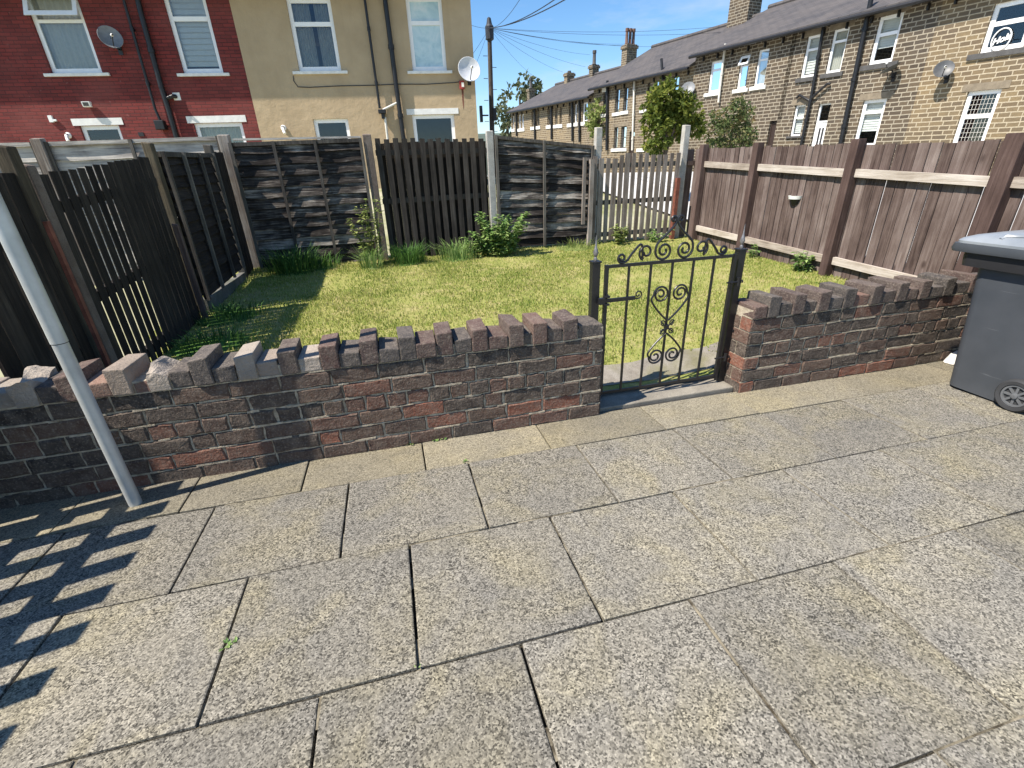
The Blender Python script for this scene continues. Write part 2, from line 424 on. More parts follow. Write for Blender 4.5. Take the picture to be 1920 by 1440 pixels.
m_leaf('leaf_weed', [(.1, (.08, .16, .045)), (.5, (.20, .32, .09)), (.9, (.40, .50, .20))])
m_leaf('leaf_dark', [(.1, (.03, .08, .02)), (.5, (.07, .16, .035)), (.9, (.13, .25, .05))])
m_leaf('leaf_ivy', [(.1, (.10, .16, .04)), (.5, (.22, .28, .08)), (.9, (.38, .40, .15))])
m_leaf('leaf_far', [(.1, (.05, .07, .03)), (.5, (.10, .12, .06)), (.9, (.17, .17, .10))])
def m_grass():
    t = NT('grass_blade'); r = t.rnd(); c = t.coord()
    patch = t.noise(c, 1.3, 4, .6)
    fine = t.noise(c, 5.5, 4, .65)
    f = t.math('ADD', t.math('MULTIPLY', r, .34), t.math('ADD', t.math('MULTIPLY', patch, .48), t.math('MULTIPLY', fine, .30)))
    col = t.ramp(f, [(.30, (.095, .17, .03)), (.46, (.23, .30, .055)), (.60, (.38, .40, .11)), (.76, (.53, .46, .23))])
    d = t.n('BsdfPrincipled', {'Base Color': col, 'Roughness': .55, 'Specular IOR Level': .3})
    tl = t.n('BsdfTranslucent', {'Color': col})
    mx = t.n('MixShader', {0: .3, 1: d.outputs[0], 2: tl.outputs[0]})
    t.t.links.new(mx.outputs[0], t.out.inputs[0]); MT['grass'] = t.m
    t = NT('lawn_soil'); c = t.coord()
    col = t.ramp(t.noise(c, 5, 5, .65), [(.3, (.17, .20, .05)), (.5, (.25, .25, .08)), (.7, (.34, .29, .14))])
    MT['lawn'] = t.fin(col, 1, t.bump(t.noise(c, 60, 4), .6, .02), spec=.1)
    t = NT('yard_ground'); c = t.coord()
    MT['yard'] = t.fin(t.ramp(t.noise(c, .8, 5, .65), [(.35, (.20, .21, .09)), (.6, (.36, .34, .24))]), 1, spec=.1)
m_grass()
def m_bin():
    t = NT('bin_plastic'); c = t.coord()
    nz = t.noise(c, 4, 4)
    col = t.mix(t.ramp(nz, [(.35, 0.0), (.7, 1.0)]), (.046, .052, .060), (.062, .068, .077))
    sc = t.noise(t.n('VectorMath', {0: c, 1: (8.0, 3.0, 60.0)}, operation='MULTIPLY').outputs[0], 1.0, 3, .6)
    col = t.mix(t.ramp(sc, [(.68, 0.0), (.72, .35)]), col, (.17, .18, .19))
    MT['bin'] = t.fin(col, .48, t.bump(t.noise(c, 240, 2), .12, .003), spec=.4)
    t = NT('bin_lid'); c = t.coord()
    MT['bin_lid'] = t.fin(t.mix(t.ramp(t.noise(c, 5, 4), [(.4, 0.0), (.7, 1.0)]), (.18, .20, .22), (.25, .27, .29)), .32, spec=.6)
m_bin()

def uvF(F):
    def f(p):
        q = p-F.o; return (q.dot(F.d)+q.dot(F.n), p.z-F.k*q.dot(F.d))
    return f

# ================================================================== SETTING
def grid_mesh(name, mat, x0, x1, y0, y1, nx, ny, zf, kind='structure'):
    xs = np.linspace(x0, x1, nx); ys = np.linspace(y0, y1, ny)
    v = [(float(x), float(y), zf(float(x), float(y))) for y in ys for x in xs]
    f = [(j*nx+i, j*nx+i+1, (j+1)*nx+i+1, (j+1)*nx+i) for j in range(ny-1) for i in range(nx-1)]
    m = MB(); m.v = v; m.f = f; m.r = [.5]*len(f)
    o = m.build(name, mat, smooth=True); o['kind'] = kind
    return o
def outer_z(x, y):
    # neighbouring ground: falls to a pit level under the garden, rises to the houses, drops into the valley far away
    if -2.2 < x < 5.25 and y < 7.62: return -0.45
    if x >= 5.25:
        z = .12 + min(max(x-5.3, 0)/11, 1)*.8
    elif x <= -2.2: z = .05 + max(0, y-2)*.02
    else: z = .22
    if y > 8: z = max(z, .22 + min(y-8, 8)*.10)
    if y > 45: z -= (y-45)*.06
    return z
xs = sorted(set(list(np.linspace(-60, -3, 14)) + [-2.2, -2.19] + list(np.linspace(-1.5, 5, 6)) + [5.25, 5.26] + list(np.linspace(6, 22, 9)) + list(np.linspace(26, 120, 10))))
ys = sorted(set(list(np.linspace(-15, 7, 12)) + [7.61, 7.63] + list(np.linspace(8.5, 45, 20)) + list(np.linspace(55, 400, 12))))
m = MB(); m.v = [(x, y, outer_z(x, y)) for y in ys for x in xs]; nx = len(xs)
m.f = [(j*nx+i, j*nx+i+1, (j+1)*nx+i+1, (j+1)*nx+i) for j in range(len(ys)-1) for i in range(nx-1)]; m.r = [.5]*len(m.f)
m.build('ground', MT['yard'])['kind'] = 'structure'
m = MB()
for j in range(24):
    ya, yb = -4+j*2.2, -4+(j+1)*2.2
    xa = 5.9; 
    def wdt(y): return 18-.19*y-2.6
    for i in range(4):
        q = lambda y, t: xa+(wdt(y)-xa)*t
        P4 = [(q(ya, i/4), ya), (q(ya, (i+1)/4), ya), (q(yb, (i+1)/4), yb), (q(yb, i/4), yb)]
        m.poly([(x, y, outer_z(x, y)+.06) for x, y in P4], .5)
m.build('road', MT['road_pale'])['kind'] = 'structure'
def hill_z(x, y):
    return -25 + 66*math.exp(-((y-620)/190)**2)*(.8+.2*math.sin(x*.006+1)) + 6*mn.noise(Vector((x*.02, y*.02, 0)))
grid_mesh('hills', MT['hills_green'], -700, 900, 300, 900, 60, 30, hill_z)

# ---- patio: laid slabs with open joints over a bedding layer
WALL_Y = 2.45
def slab(m, x0, x1, y0, y1, g=.004, gx=.006, dz=0.0):
    x0 += gx; x1 -= gx; y0 += g; y1 -= g
    tx, ty = random.uniform(-.003, .003), random.uniform(-.003, .003)
    c = .0028; pts = []
    def z(x, y): return patio_z(x, y)+dz + tx*(x-x0)/.6 + ty*(y-y0)/.6
    outer = [(x0, y0), (x1, y0), (x1, y1), (x0, y1)]
    inner = [(x0+c, y0+c), (x1-c, y0+c), (x1-c, y1-c), (x0+c, y1-c)]
    r = random.random(); b = len(m.v)
    m.v += [(x, y, z(x, y)-.05) for x, y in outer] + [(x, y, z(x, y)-c*.7) for x, y in outer]
    m.f += [(b+i, b+(i+1) % 4, b+4+(i+1) % 4, b+4+i) for i in range(4)]; m.r += [r]*4
    # rounded arris following a slightly chipped line
    n = 9; ring_o = []; ring_i = []
    for k in range(4):
        (ax, ay), (bx, by) = outer[k], outer[(k+1) % 4]; (ix, iy), (jx, jy) = inner[k], inner[(k+1) % 4]
        for q in range(n):
            t = q/n
            e = abs(mn.noise(Vector((ax+(bx-ax)*t*1.0, ay+(by-ay)*t, r*9))*14))*.0075
            px, py = ix+(jx-ix)*t, iy+(jy-iy)*t
            cx, cy = (x0+x1)/2, (y0+y1)/2
            d = math.hypot(px-cx, py-cy); px -= (px-cx)/d*e; py -= (py-cy)/d*e
            ring_o.append((ax+(bx-ax)*t, ay+(by-ay)*t)); ring_i.append((px, py))
    b = len(m.v); N = len(ring_o)
    m.v += [(x, y, z(x, y)-c*.7) for x, y in ring_o] + [(x, y, z(x, y)) for x, y in ring_i]
    m.f += [(b+i, b+(i+1) % N, b+N+(i+1) % N, b+N+i) for i in range(N)]; m.r += [r]*N
    m.f.append(tuple(b+N+i for i in range(N))); m.r.append(r)
m = MB(); PX = .635
rows = [(2.145, 1.590, -1.017), (1.590, 1.010, -.732), (1.010, .405, -1.030), (.405, -.18, -.70), (-.18, -.77, -1.02)]
for (ya, yb, xo) in rows:
    k0 = -4
    for k in range(k0, 12):
        x0 = xo+k*PX; x1 = x0+PX
        if x1 < -2.9 or x0 > 5.6: continue
        slab(m, max(x0, -2.9), x1, yb, ya, g=.0032, gx=.0055 if x0 < 1.0 else .0032, dz=random.uniform(-.0025, .0025))
pat = m.build('patio', MT['slab']); pat['kind'] = 'structure'
m = MB()
for x0, x1 in ((-2.9, -1.72), (-1.72, -1.18), (-1.18, -.62), (-.62, .02), (.02, .74), (.74, 1.48), (1.48, 2.16), (2.16, 3.05), (3.05, 3.95), (3.95, 4.8), (4.8, 5.6)):
    slab(m, x0, x1, 2.145, WALL_Y+.03, g=.003, gx=.004, dz=random.uniform(-.002, .002))
m.build('patio_edging', MT['edge_slab'])['kind'] = 'structure'
m = MB(); m.poly([(x, y, patio_z(x, y)-.030) for x, y in ((-3, -1.2), (5.7, -1.2), (5.7, 2.62), (-3, 2.62))])
m.build('patio_bedding', MT['soil'])['kind'] = 'structure'
m = MB()                                             # sand left in the joints
for ya in (2.145, 1.590, 1.010, .405):
    x = -2.9
    while x < 5.5:
        L = random.uniform(.15, .6)
        if random.random() < .30: m.poly([(x, ya-.006, patio_z(x, ya)-.0045), (x+L, ya-.006, patio_z(x+L, ya)-.0045), (x+L, ya+.006, patio_z(x+L, ya)-.0045), (x, ya+.006, patio_z(x, ya)-.0045)])
        x += L
for (ya, yb, xo) in rows:
    for k in range(2, 12):
        x = xo+k*PX
        if x < .9 or (x < 1.6 and random.random() < .5):
            continue
        m.poly([(x-.009, yb, patio_z(x, yb)-.0055), (x+.009, yb, patio_z(x, yb)-.0055), (x+.009, ya, patio_z(x, ya)-.0055), (x-.009, ya, patio_z(x, ya)-.0055)])
for (ya, yb, xo) in rows:
    for k in range(-4, 4):
        x = xo+k*PX; y = yb
        while y < ya:
            L = random.uniform(.03, .14)
            if random.random() < .35: m.poly([(x-.007, y, patio_z(x, y)-.013), (x+.007, y, patio_z(x, y)-.011), (x+.007, min(y+L, ya), patio_z(x, y)-.012), (x-.007, min(y+L, ya), patio_z(x, y)-.014)])
            y += L
tag(m.build('joint_sand', MT['sand']), kind='structure')

# ---- lawn
def lz(x, y): return lawn_z(x, y) - .055*math.exp(-((x-1.72)/.62)**6-((y-2.62)/.26)**2) + .018*mn.noise(Vector((x*1.7, y*1.7, 0))) + .010*mn.noise(Vector((x*6, y*6, 3)))
grid_mesh('lawn', MT['lawn'], -2.3, 5.3, 2.66, 7.62, 90, 60, lz)
def blades(name, N, xr, yr, hmin, hmax, mat, dens=None, w=.0035, lean=.6):
    x = rng.uniform(*xr, N); y = rng.uniform(*yr, N)
    keep = np.ones(N, bool)
    if dens is not None:
        keep = rng.uniform(0, 1, N) < np.array([dens(a, b) for a, b in zip(x, y)])
    x, y = x[keep], y[keep]; n = len(x)
    z = np.array([lz(a, b) for a, b in zip(x, y)])
    h = rng.uniform(hmin, hmax, n); an = rng.uniform(0, 2*np.pi, n); l = rng.uniform(.1, lean, n)*h; la = rng.uniform(0, 2*np.pi, n)
    ww = w*rng.uniform(.6, 1.5, n)
    v = np.zeros((n, 5, 3))
    dx, dy = np.cos(an)*ww, np.sin(an)*ww
    mx, my = x+np.cos(la)*l*.35, y+np.sin(la)*l*.35
    v[:, 0] = np.stack([x-dx, y-dy, z-.004], 1); v[:, 1] = np.stack([x+dx, y+dy, z-.004], 1)
    v[:, 2] = np.stack([mx+dx*.8, my+dy*.8, z+h*.6], 1); v[:, 3] = np.stack([mx-dx*.8, my-dy*.8, z+h*.6], 1)
    v[:, 4] = np.stack([x+np.cos(la)*l, y+np.sin(la)*l, z+h], 1)
    me = bpy.data.meshes.new(name)
    nv = n*5
    me.vertices.add(nv); me.vertices.foreach_set('co', v.reshape(-1).astype(np.float32))
    base = np.arange(n)*5
    loops = np.stack([base, base+1, base+2, base+3, base+3, base+2, base+4], 1).reshape(-1)
    me.loops.add(n*7); me.loops.foreach_set('vertex_index', loops.astype(np.int32))
    me.polygons.add(n*2)
    ls = np.stack([np.arange(n)*7, np.arange(n)*7+4], 1).reshape(-1)
    me.polygons.foreach_set('loop_start', ls.astype(np.int32))
    at = me.attributes.new('rnd', 'FLOAT', 'FACE'); at.data.foreach_set('value', np.repeat(rng.uniform(0, 1, n), 2).astype(np.float32))
    me.update(calc_edges=True); me.validate()
    me.materials.append(mat)
    o = bpy.data.objects.new(name, me); COL.objects.link(o); return o
def path_bare(x, y):
    # trodden bare ground just inside the gate
    d = math.hypot((x-1.85)/.72, (y-2.78)/.24)
    b_ = min(1, max(.25, .8+1.5*mn.noise(Vector((x*.9, y*.9, 2)))))
    b_ *= 1 - .75*min(1, max(0, (y-6.75)*1.6 + mn.noise(Vector((x*1.5, y*1.5, 9)))))*min(1, max(0, (x-1.7)*1.5))
    return b_ * min(1, max(.0, (d-.75)*2.2)) * (.55+.45*min(1, max(0, .6+mn.noise(Vector((x*2.2, y*2.2, 5)))*1.5)))
tag(blades('grass', 190000, (-2.1, 5.25), (2.68, 7.6), .012, .034, MT['grass'], path_bare), 'short sunlit grass of the small lawn', 'grass', kind='stuff')

# ================================================================== GARDEN WALL
def chambrick(m, x0, x1, y0, y1, z0, z1, r, c=.008, j=.0052):
    """brick whose front (-Y) face has worn arrises"""
    J = lambda: random.uniform(-j, j)
    o = [(x0, z0), (x1, z0), (x1, z1), (x0, z1)]
    n = 5; ro = []; ri = []
    for k in range(4):
        (ax, az), (bx, bz) = o[k], o[(k+1) % 4]
        for q in range(n):
            t = q/n; px, pz = ax+(bx-ax)*t, az+(bz-az)*t
            jx = mn.noise(Vector((px*23, pz*23, r*50)))*j*1.6; jz = mn.noise(Vector((px*23+9, pz*23, r*50)))*j*1.6
            ro.append((px+jx, pz+jz))
            cx, cz = (x0+x1)/2, (z0+z1)/2
            ri.append((px+jx+(c if px < cx-(x1-x0)/2+.002 else -c if px > cx+(x1-x0)/2-.002 else 0), pz+jz+(c if pz < cz-(z1-z0)/2+.002 else -c if pz > cz+(z1-z0)/2-.002 else 0)))
    b = len(m.v); N = len(ro); dy = random.uniform(-.003, .004)
    m.v += [(x, y1, z) for x, z in ro] + [(x, y0+c+dy, z) for x, z in ro] + [(x, y0+dy+J()*.3, z) for x, z in ri]
    for a in (0, N):
        m.f += [(b+a+i, b+a+(i+1) % N, b+a+N+(i+1) % N, b+a+N+i) for i in range(N)]; m.r += [r]*N
    m.f = m.f[:-2*N] + [tuple(reversed(f)) for f in m.f[-2*N:]]
    m.f.append(tuple(b+2*N+i for i in range(N))); m.r.append(r)
WT = .215; CH = .0912; NC = 6
def wall(name, x0, x1, zb, label, end_faces, highs, coping_end):
    t = thing('garden_wall', (x0, WALL_Y, zb), label, 'garden wall', 'sections of the low brick garden wall')
    m = MB(); mo = MB()
    ztop = zb+NC*CH
    for r_ in range(-1, NC):
        z0 = zb+r_*CH; z1 = z0+CH
        header = (r_ == NC-3)
        L = .1185 if header else .248
        x = x0 - random.uniform(0, L) if 'l' not in end_faces else x0
        first = True
        while x < x1-.01:
            w_ = L*random.uniform(.93, 1.07)
            if 'l' in end_faces and first and r_ % 2 == 0 and not header: w_ = .115
            if not header and random.random() < .07: w_ = .115
            xe = min(x+w_, x1)
            if x1-xe < .05: xe = x1
            a = max(x, x0)
            sl = (xe-a)
            dz = .0025*mn.noise(Vector((x*3, r_*7, 0)))
            if sl > .03:
                rr = random.random()
                rr = min(.999, max(0, rr*.8 + .28*(1-(r_+1)/NC)*random.random() + (.05 if r_ < 2 else -.05)))
                chambrick(m, a+(.004 if a > x0 else 0), xe-(.004 if xe < x1 else 0), WALL_Y, WALL_Y+.10, z0+.0034+dz, z1-.0034+dz, rr)
                chambrick_back(m, a+.005, xe-.005, z0+.005, z1-.005, rr)
            x = xe; first = False
    mo.box(x0+.002, x1-.002, WALL_Y+.009, WALL_Y+WT-.006, zb-.12, ztop-.002, .5)
    # ragged mortar: extra smears standing a little proud along the bed joints
    for r_ in range(0, NC+1):
        x = x0
        while x < x1:
            L = random.uniform(.03, .16)
            if random.random() < .5:
                z = zb+r_*CH; hh = random.uniform(.004, .0075)
                mo.hexa([(x, WALL_Y+.001, z-hh), (min(x+L, x1), WALL_Y+.001, z-hh*random.uniform(.3, 1)), (min(x+L, x1), WALL_Y+.02, z-hh), (x, WALL_Y+.02, z-hh),
                         (x, WALL_Y+.001, z+hh*random.uniform(.3, 1)), (min(x+L, x1), WALL_Y+.001, z+hh), (min(x+L, x1), WALL_Y+.02, z+hh), (x, WALL_Y+.02, z+hh)])
            x += L
    # end faces: courses seen on the wall end beside the gate
    for side, xe in (('l', x0), ('r', x1)):
        if side in end_faces:
            s = -1 if side == 'l' else 1
            for r_ in range(-1, NC):
                z0 = zb+r_*CH
                cuts = [0, .105, .215] if r_ % 2 else [0, .215]
                for a, b2 in zip(cuts[:-1], cuts[1:]):
                    m.hexa([(xe, WALL_Y+a+.004, z0+.005), (xe+s*.004, WALL_Y+a+.006, z0+.006), (xe+s*.004, WALL_Y+b2-.006, z0+.006), (xe, WALL_Y+b2-.004, z0+.005),
                            (xe, WALL_Y+a+.004, z0+CH-.005), (xe+s*.004, WALL_Y+a+.006, z0+CH-.006), (xe+s*.004, WALL_Y+b2-.006, z0+CH-.006), (xe, WALL_Y+b2-.004, z0+CH-.005)])
    m.build('brickwork', MT['garden_brick'], t)
    mo.build('mortar', MT['mortar'], t)
    # coping: bricks on edge, alternately high and low, some broken
    cm = MB(); bed = MB(); bm_ = MB(); brk = []
    cuts = []; hs = sorted(highs); hw = .046
    x = x0
    for h in hs:
        if h-hw > x+.02: cuts.append((x, h-hw, 0))
        cuts.append((max(h-hw, x), h+hw, 1)); x = h+hw
    if x1-x > .02: cuts.append((x, x1, 0))
    final = []
    for a, b2, hi in cuts:
        if not hi and b2-a > .2:
            k = max(2, round((b2-a)/.125)); final += [(a+(b2-a)*i/k, a+(b2-a)*(i+1)/k, 0) for i in range(k)]
        else: final.append((a, b2, hi))
    for a, b2, hi in final:
        h = .132 if hi else .080
        h += random.uniform(-.006, .006)
        g = .003 if not hi else .001
        y0 = WALL_Y-.004+random.uniform(-.006, .008) - (.006 if hi else 0); y1 = WALL_Y+WT+random.uniform(-.012, .02)
        rz = random.uniform(-.035, .035); tl = random.uniform(-.012, .012)
        cx, cy = (a+b2)/2, (y0+y1)/2; hx = max((b2-a)/2-g, .02)
        broken = (not coping_end) and cx < -1.15 and random.random() < .45
        z0 = ztop+.004
        c4 = []
        for sx, sy in ((-1, -1), (1, -1), (1, 1), (-1, 1)):
            dx, dy = sx*hx, sy*(y1-y0)/2
            c4.append((cx+dx*math.cos(rz)-dy*math.sin(rz), cy+dx*math.sin(rz)+dy*math.cos(rz), sx, sy))
        zt = [z0+h+tl*sx*.5+random.uniform(-.003, .003) - (random.uniform(.02, .06) if broken and random.random() < .55 else 0) for _, _, sx, sy in c4]
        cm.hexa([(x_, y_, z0) for x_, y_, _, _ in c4]+[(x_, y_, zt[i]) for i, (x_, y_, _, _) in enumerate(c4)],
                (random.uniform(.80, 1.0) if (not coping_end and cx < -.42 and random.random() < .75) else random.random()*.82))
        if broken: brk.append(cm.f[-6:]); cm.v, cm.f, cm.r, bm_.v, bm_.f, bm_.r = move6(cm, bm_)
    bed.box(x0+.002, x1-.002, WALL_Y+.006, WALL_Y+WT-.006, ztop-.001, ztop+.060, .5)
    bed.build('coping_mortar', MT['mortar'], t)
    o = cm.build('coping', MT['coping_brick'], t, bevel=.007, seg=2, jitter=.0022)
    if bm_.v:
        o = bm_.build('broken_coping', MT['coping_brick'], t); me = o.data
        bb = bmesh.new(); bb.from_mesh(me); bmesh.ops.subdivide_edges(bb, edges=bb.edges[:], cuts=7, use_grid_fill=True)
        zlo = ztop-zb+.004
        for v in bb.verts:
            k = max(0, v.co.z-zlo)/.10; q = Vector(v.co)
            d = mn.noise_vector(q*13)*.010*k + mn.noise_vector(q*45)*.003*k
            v.co += d - Vector((0, 0, .004*k + .06*k*max(0, mn.noise(q*7+Vector((3, 0, 0))))))
        bb.to_mesh(me); bb.free()
    return t
def move6(a, b):
    vs = a.v[-8:]; n0 = len(a.v)-8; o = len(b.v)
    b.v += vs; b.f += [tuple(i-n0+o for i in f) for f in a.f[-6:]]; b.r += a.r[-6:]
    return a.v[:-8], a.f[:-6], a.r[:-6], b.v, b.f, b.r
def chambrick_back(m, x0, x1, z0, z1, r):
    m.hexa([(x0, WALL_Y+.10, z0), (x1, WALL_Y+.10, z0), (x1, WALL_Y+WT, z0), (x0, WALL_Y+WT, z0), (x0, WALL_Y+.10, z1), (x1, WALL_Y+.10, z1), (x1, WALL_Y+WT, z1), (x0, WALL_Y+WT, z1)], r)
def wx(px, py): return at_y(px, py, WALL_Y).x
hl = [wx(x, y) for x, y in ((22, 700), (118, 700), (212, 685), (285, 682), (368, 670), (452, 662), (533, 655), (611, 640), (687, 630), (760, 622), (832, 614), (898, 608), (966, 600), (1012, 600), (1070, 590))]
wall('garden_wall', -2.75, 1.175, -.085, 'low brick wall left of the iron gate, partly in shade, with broken toothed coping bricks', 'r', hl, False)
hr = [wx(x, y) for x, y in ((1453, 565), (1500, 560), (1548, 552), (1597, 543), (1648, 535), (1696, 530), (1740, 522), (1788, 515), (1838, 508))]
wall('garden_wall', 2.235, 5.0, -.098, 'low brick wall between the iron gate and the wheelie bin, fully sunlit, with toothed coping', 'l', hr, True)

# ---- threshold between the wall ends
t = MB(); t.box(1.183, 2.23, 2.50, 2.74, -.20, -.060)
tag(t.build('stone_step', MT['threshold'], loc=(1.7, 2.6, -.1), bevel=.008, jitter=.003), 'worn grey stone threshold under the iron gate', 'step')
t = MB(); n1, n2 = 16, 8
P_ = lambda i, j: (1.20+(1.12+.35*j/n2)*i/n1, 2.725+(.20+.16*i/n1+.03*math.sin(i*.9))*j/n2)
t.v = [(x, y, lz(x, y)+.007) for j in range(n2+1) for x, y in [P_(i, j) for i in range(n1+1)]]
t.f = [(j*(n1+1)+i, j*(n1+1)+i+1, (j+1)*(n1+1)+i+1, (j+1)*(n1+1)+i) for j in range(n2) for i in range(n1)]; t.r = [.5]*len(t.f)
tag(t.build('path', MT['path_dirt'], loc=(1.8, 2.9, 0)), kind='structure')

# ================================================================== GATE
GY = 2.60
def g3(zx, zy, off=0.0):            # a point of the gate plane read in the enlarged photo of the gate
    return at_y(1080+zx/3.6, 400+zy/3.6, GY-off)
TL, TR, BL, BR = g3(205, 376), g3(1083, 270), g3(165, 1222), g3(935, 1088)
gx0, gx1 = (TL.x+BL.x)/2, (TR.x+BR.x)/2
gzt = (TL.z+TR.z)/2; gzb = (BL.z+BR.z)/2
print('GATE', gx0, gx1, gzb, gzt)
gate = thing('garden_gate', ((gx0+gx1)/2, GY, gzb), 'black wrought iron garden gate with scrolls and heart, closed between the brick wall ends', 'gate')
m = MB()
for x in (gx0, gx1): m.box(x-.011, x+.011, GY-.011, GY+.011, gzb-.011, gzt+.011)
for z in (gzb, gzt): m.box(gx0+.0115, gx1-.0115, GY-.006, GY+.006, z-.0095, z+.0095)
m.build('frame', MT['black_iron'], gate)
for i in range(1, 6):
    x = gx0+(gx1-gx0)*i/6; m = MB(); m.box(x-.0065, x+.0065, GY-.0058, GY+.0058, gzb+.01, gzt-.0097)
    m.build('bar', MT['black_iron'], gate)
def spiral(c, r0, r1, a0, a1, n=26):
    return [Vector((c[0]+(r0+(r1-r0)*i/n)*math.cos(a0+(a1-a0)*i/n), GY, c[1]+(r0+(r1-r0)*i/n)*math.sin(a0+(a1-a0)*i/n))) for i in range(n+1)]
def cat(pts, n=8):
    P = [Vector(p) for p in pts]; out = []
    for i in range(len(P)-1):
        p0, p1, p2, p3 = P[max(i-1, 0)], P[i], P[i+1], P[min(i+2, len(P)-1)]
        for k in range(n):
            t = k/n
            out.append(.5*((2*p1)+(p2-p0)*t+(2*p0-5*p1+4*p2-p3)*t*t+(3*p1-p0-3*p2+p3)*t**3))
    return out+[P[-1]]
IR = .0074
gc = (gx0+gx1)/2; gw = gx1-gx0
D = math.pi/180
def mirror(pts): return [Vector((2*gc-p.x, p.y, p.z)) for p in pts]
# crest, one side: outer S scroll, inner scroll rising to the point
cz = gzt+.0095
S1 = spiral((gc-.145, cz+.062), .014, .058, 60*D, -(360+110)*D+0*D, 40)
half = []
a = spiral((gc-.225, cz+.056), .013, .056, (200-720)*D+540*D, 0*D+180*D, 4)
def crest(sgn):
    X = lambda d: gc+sgn*d
    out = []
    # outer S: big volute near the middle, sweeping down to a small volute at the outer end
    big = [Vector((X(-.190+r*math.cos(an)), GY, cz+.060+r*math.sin(an))) for r, an in [(.014+.044*i/34, (20-560*i/34+0)*D) for i in range(35)]]
    # big ends at angle -540 -> 180deg side; take it round over the top the other way
    big = [Vector((X(-.192+sx*1.0), GY, cz+.058+sz)) for sx, sz in [((.013+.045*i/36)*math.cos((-190+540*i/36)*D), (.013+.045*i/36)*math.sin((-190+540*i/36)*D)) for i in range(30)]]
    # finish at the top going outwards
    tail = cat([big[-1], Vector((X(-.228), GY, cz+.106)), Vector((X(-.283), GY, cz+.060)), Vector((X(-.318), GY, cz+.016)), Vector((X(-.352), GY, cz+.006))], 7)
    sm = [Vector((X(-.352+rr*math.cos(an)), GY, cz+.034+rr*math.sin(an))) for rr, an in [(.028-.018*i/22, (270-460*i/22)*D) for i in range(23)]]
    out.append((big+tail[1:]+sm[1:], IR))
    # inner volute rising to the peak
    inn = [Vector((X(-.072+rr*math.cos(an)), GY, cz+.058+rr*math.sin(an))) for rr, an in [(.013+.045*i/36, (40-580*i/36)*D) for i in range(37)]]
    top = cat([inn[-1], Vector((X(-.118), GY, cz+.105)), Vector((X(-.052), GY, cz+.165)), Vector((X(-.010), GY, cz+.212)), Vector((X(-.006), GY, cz+.238))], 7)
    ts = [Vector((X(-.024+rr*math.cos(an)), GY, cz+.240+rr*math.sin(an))) for rr, an in [(.019-.012*i/20, (0+430*i/20)*D) for i in range(21)]]
    out.append((inn+top[1:]+ts[1:], IR))
    return out
for sgn in (1, -1):
    for pts, rr in crest(sgn):
        m = MB(); m.tube(pts, rr, 7); m.build('crest_scroll', MT['black_iron'], gate, smooth=True)
# heart, cluster and lyre on the middle bar
hz = gzb+(gzt-gzb)*.640
def heart(sgn, up, z0, hgt, wid):
    X = lambda d: gc+sgn*d; Z = lambda d: z0+up*d
    vol = [Vector((X(wid*.52+rr*math.cos(an)), GY-.012, Z(hgt*.78+rr*math.sin(an)))) for rr, an in [(.012+(.042-.012)*i/30, (250-(-390)*i/30)*D if False else (-60-430*i/30)*D) for i in range(31)]]
    # vol ends left of the lobe (angle -490 = 230 deg); carry on over the top and down to the point
    vol = [Vector((X(wid*.50+rr*math.cos(an)), GY-.012, Z(hgt*.76+rr*math.sin(an)))) for rr, an in [(.011+(.047-.011)*i/34, (-30+ -480*i/34)*D) for i in range(35)]]
    ed = vol[-1]
    arc = [Vector((X(wid*.50+.049*math.cos(an)), GY-.012, Z(hgt*.76+.049*math.sin(an)))) for an in [(210-210*i/12)*D for i in range(1, 13)]]
    dn = cat([arc[-1], Vector((X(wid*.93), GY-.012, Z(hgt*.60))), Vector((X(wid*.50), GY-.012, Z(hgt*.26))), Vector((X(.004), GY-.012, Z(0)))], 8)
    return vol+arc+dn[1:]
for sgn in (1, -1):
    m = MB(); m.tube(heart(sgn, 1, hz-.075, .235, .140), .0066, 7); m.build('heart_scroll', MT['black_iron'], gate, smooth=True)
    m = MB(); m.tube(heart(sgn, -1, hz-.165, .205, .130), .0066, 7); m.build('lyre_scroll', MT['black_iron'], gate, smooth=True)
    for up in (1, -1):
        z0 = hz-.120
        pts = [Vector((gc+sgn*(.033+rr*math.cos(an)), GY-.014, z0+up*(.026+rr*math.sin(an)))) for rr, an in [(.006+.015*i/22, (100-420*i/22)*D) for i in range(23)]]
        pts += [Vector((gc+sgn*.006, GY-.014, z0+up*.004))]
        m = MB(); m.tube(pts, .0045, 6); m.build('knot_scroll', MT['black_iron'], gate, smooth=True)
m = MB(); m.box(gc-.012, gc+.012, GY-.022, GY+.008, hz-.136, hz-.104); m.build('collar', MT['black_iron'], gate, bevel=.003)
# latch: flat bar with a curled end, keeper on the stile
lzz = gzb+(gzt-gzb)*.76
m = MB(); m.box(gx0-.03, gx0+.195, GY-.026, GY-.013, lzz-.012, lzz+.012); m.build('latch_bar', MT['black_iron'], gate, bevel=.002)
pts = [Vector((gx0+.215+rr*math.cos(an), GY-.019, lzz+.020+rr*math.sin(an))) for rr, an in [(.028-.02*i/24, (-120+470*i/24)*D) for i in range(25)]]
m = MB(); m.tube([Vector((gx0+.19, GY-.019, lzz-.005))]+pts, .0045, 7); m.build('latch_curl', MT['black_iron'], gate, smooth=True)
m = MB(); m.box(gx0-.052, gx0-.012, GY-.032, GY-.004, lzz-.02, lzz+.02); m.box(gx0-.018, gx0+.018, GY-.033, GY-.012, lzz-.03, lzz-.018); m.box(gx0-.018, gx0+.018, GY-.033, GY-.012, lzz+.018, lzz+.032)
m.tube([(gx0, GY-.03, lzz+.02), (gx0, GY-.03, lzz+.045)], .006, 7)
m.build('latch_keeper', MT['black_iron'], gate, bevel=.002)
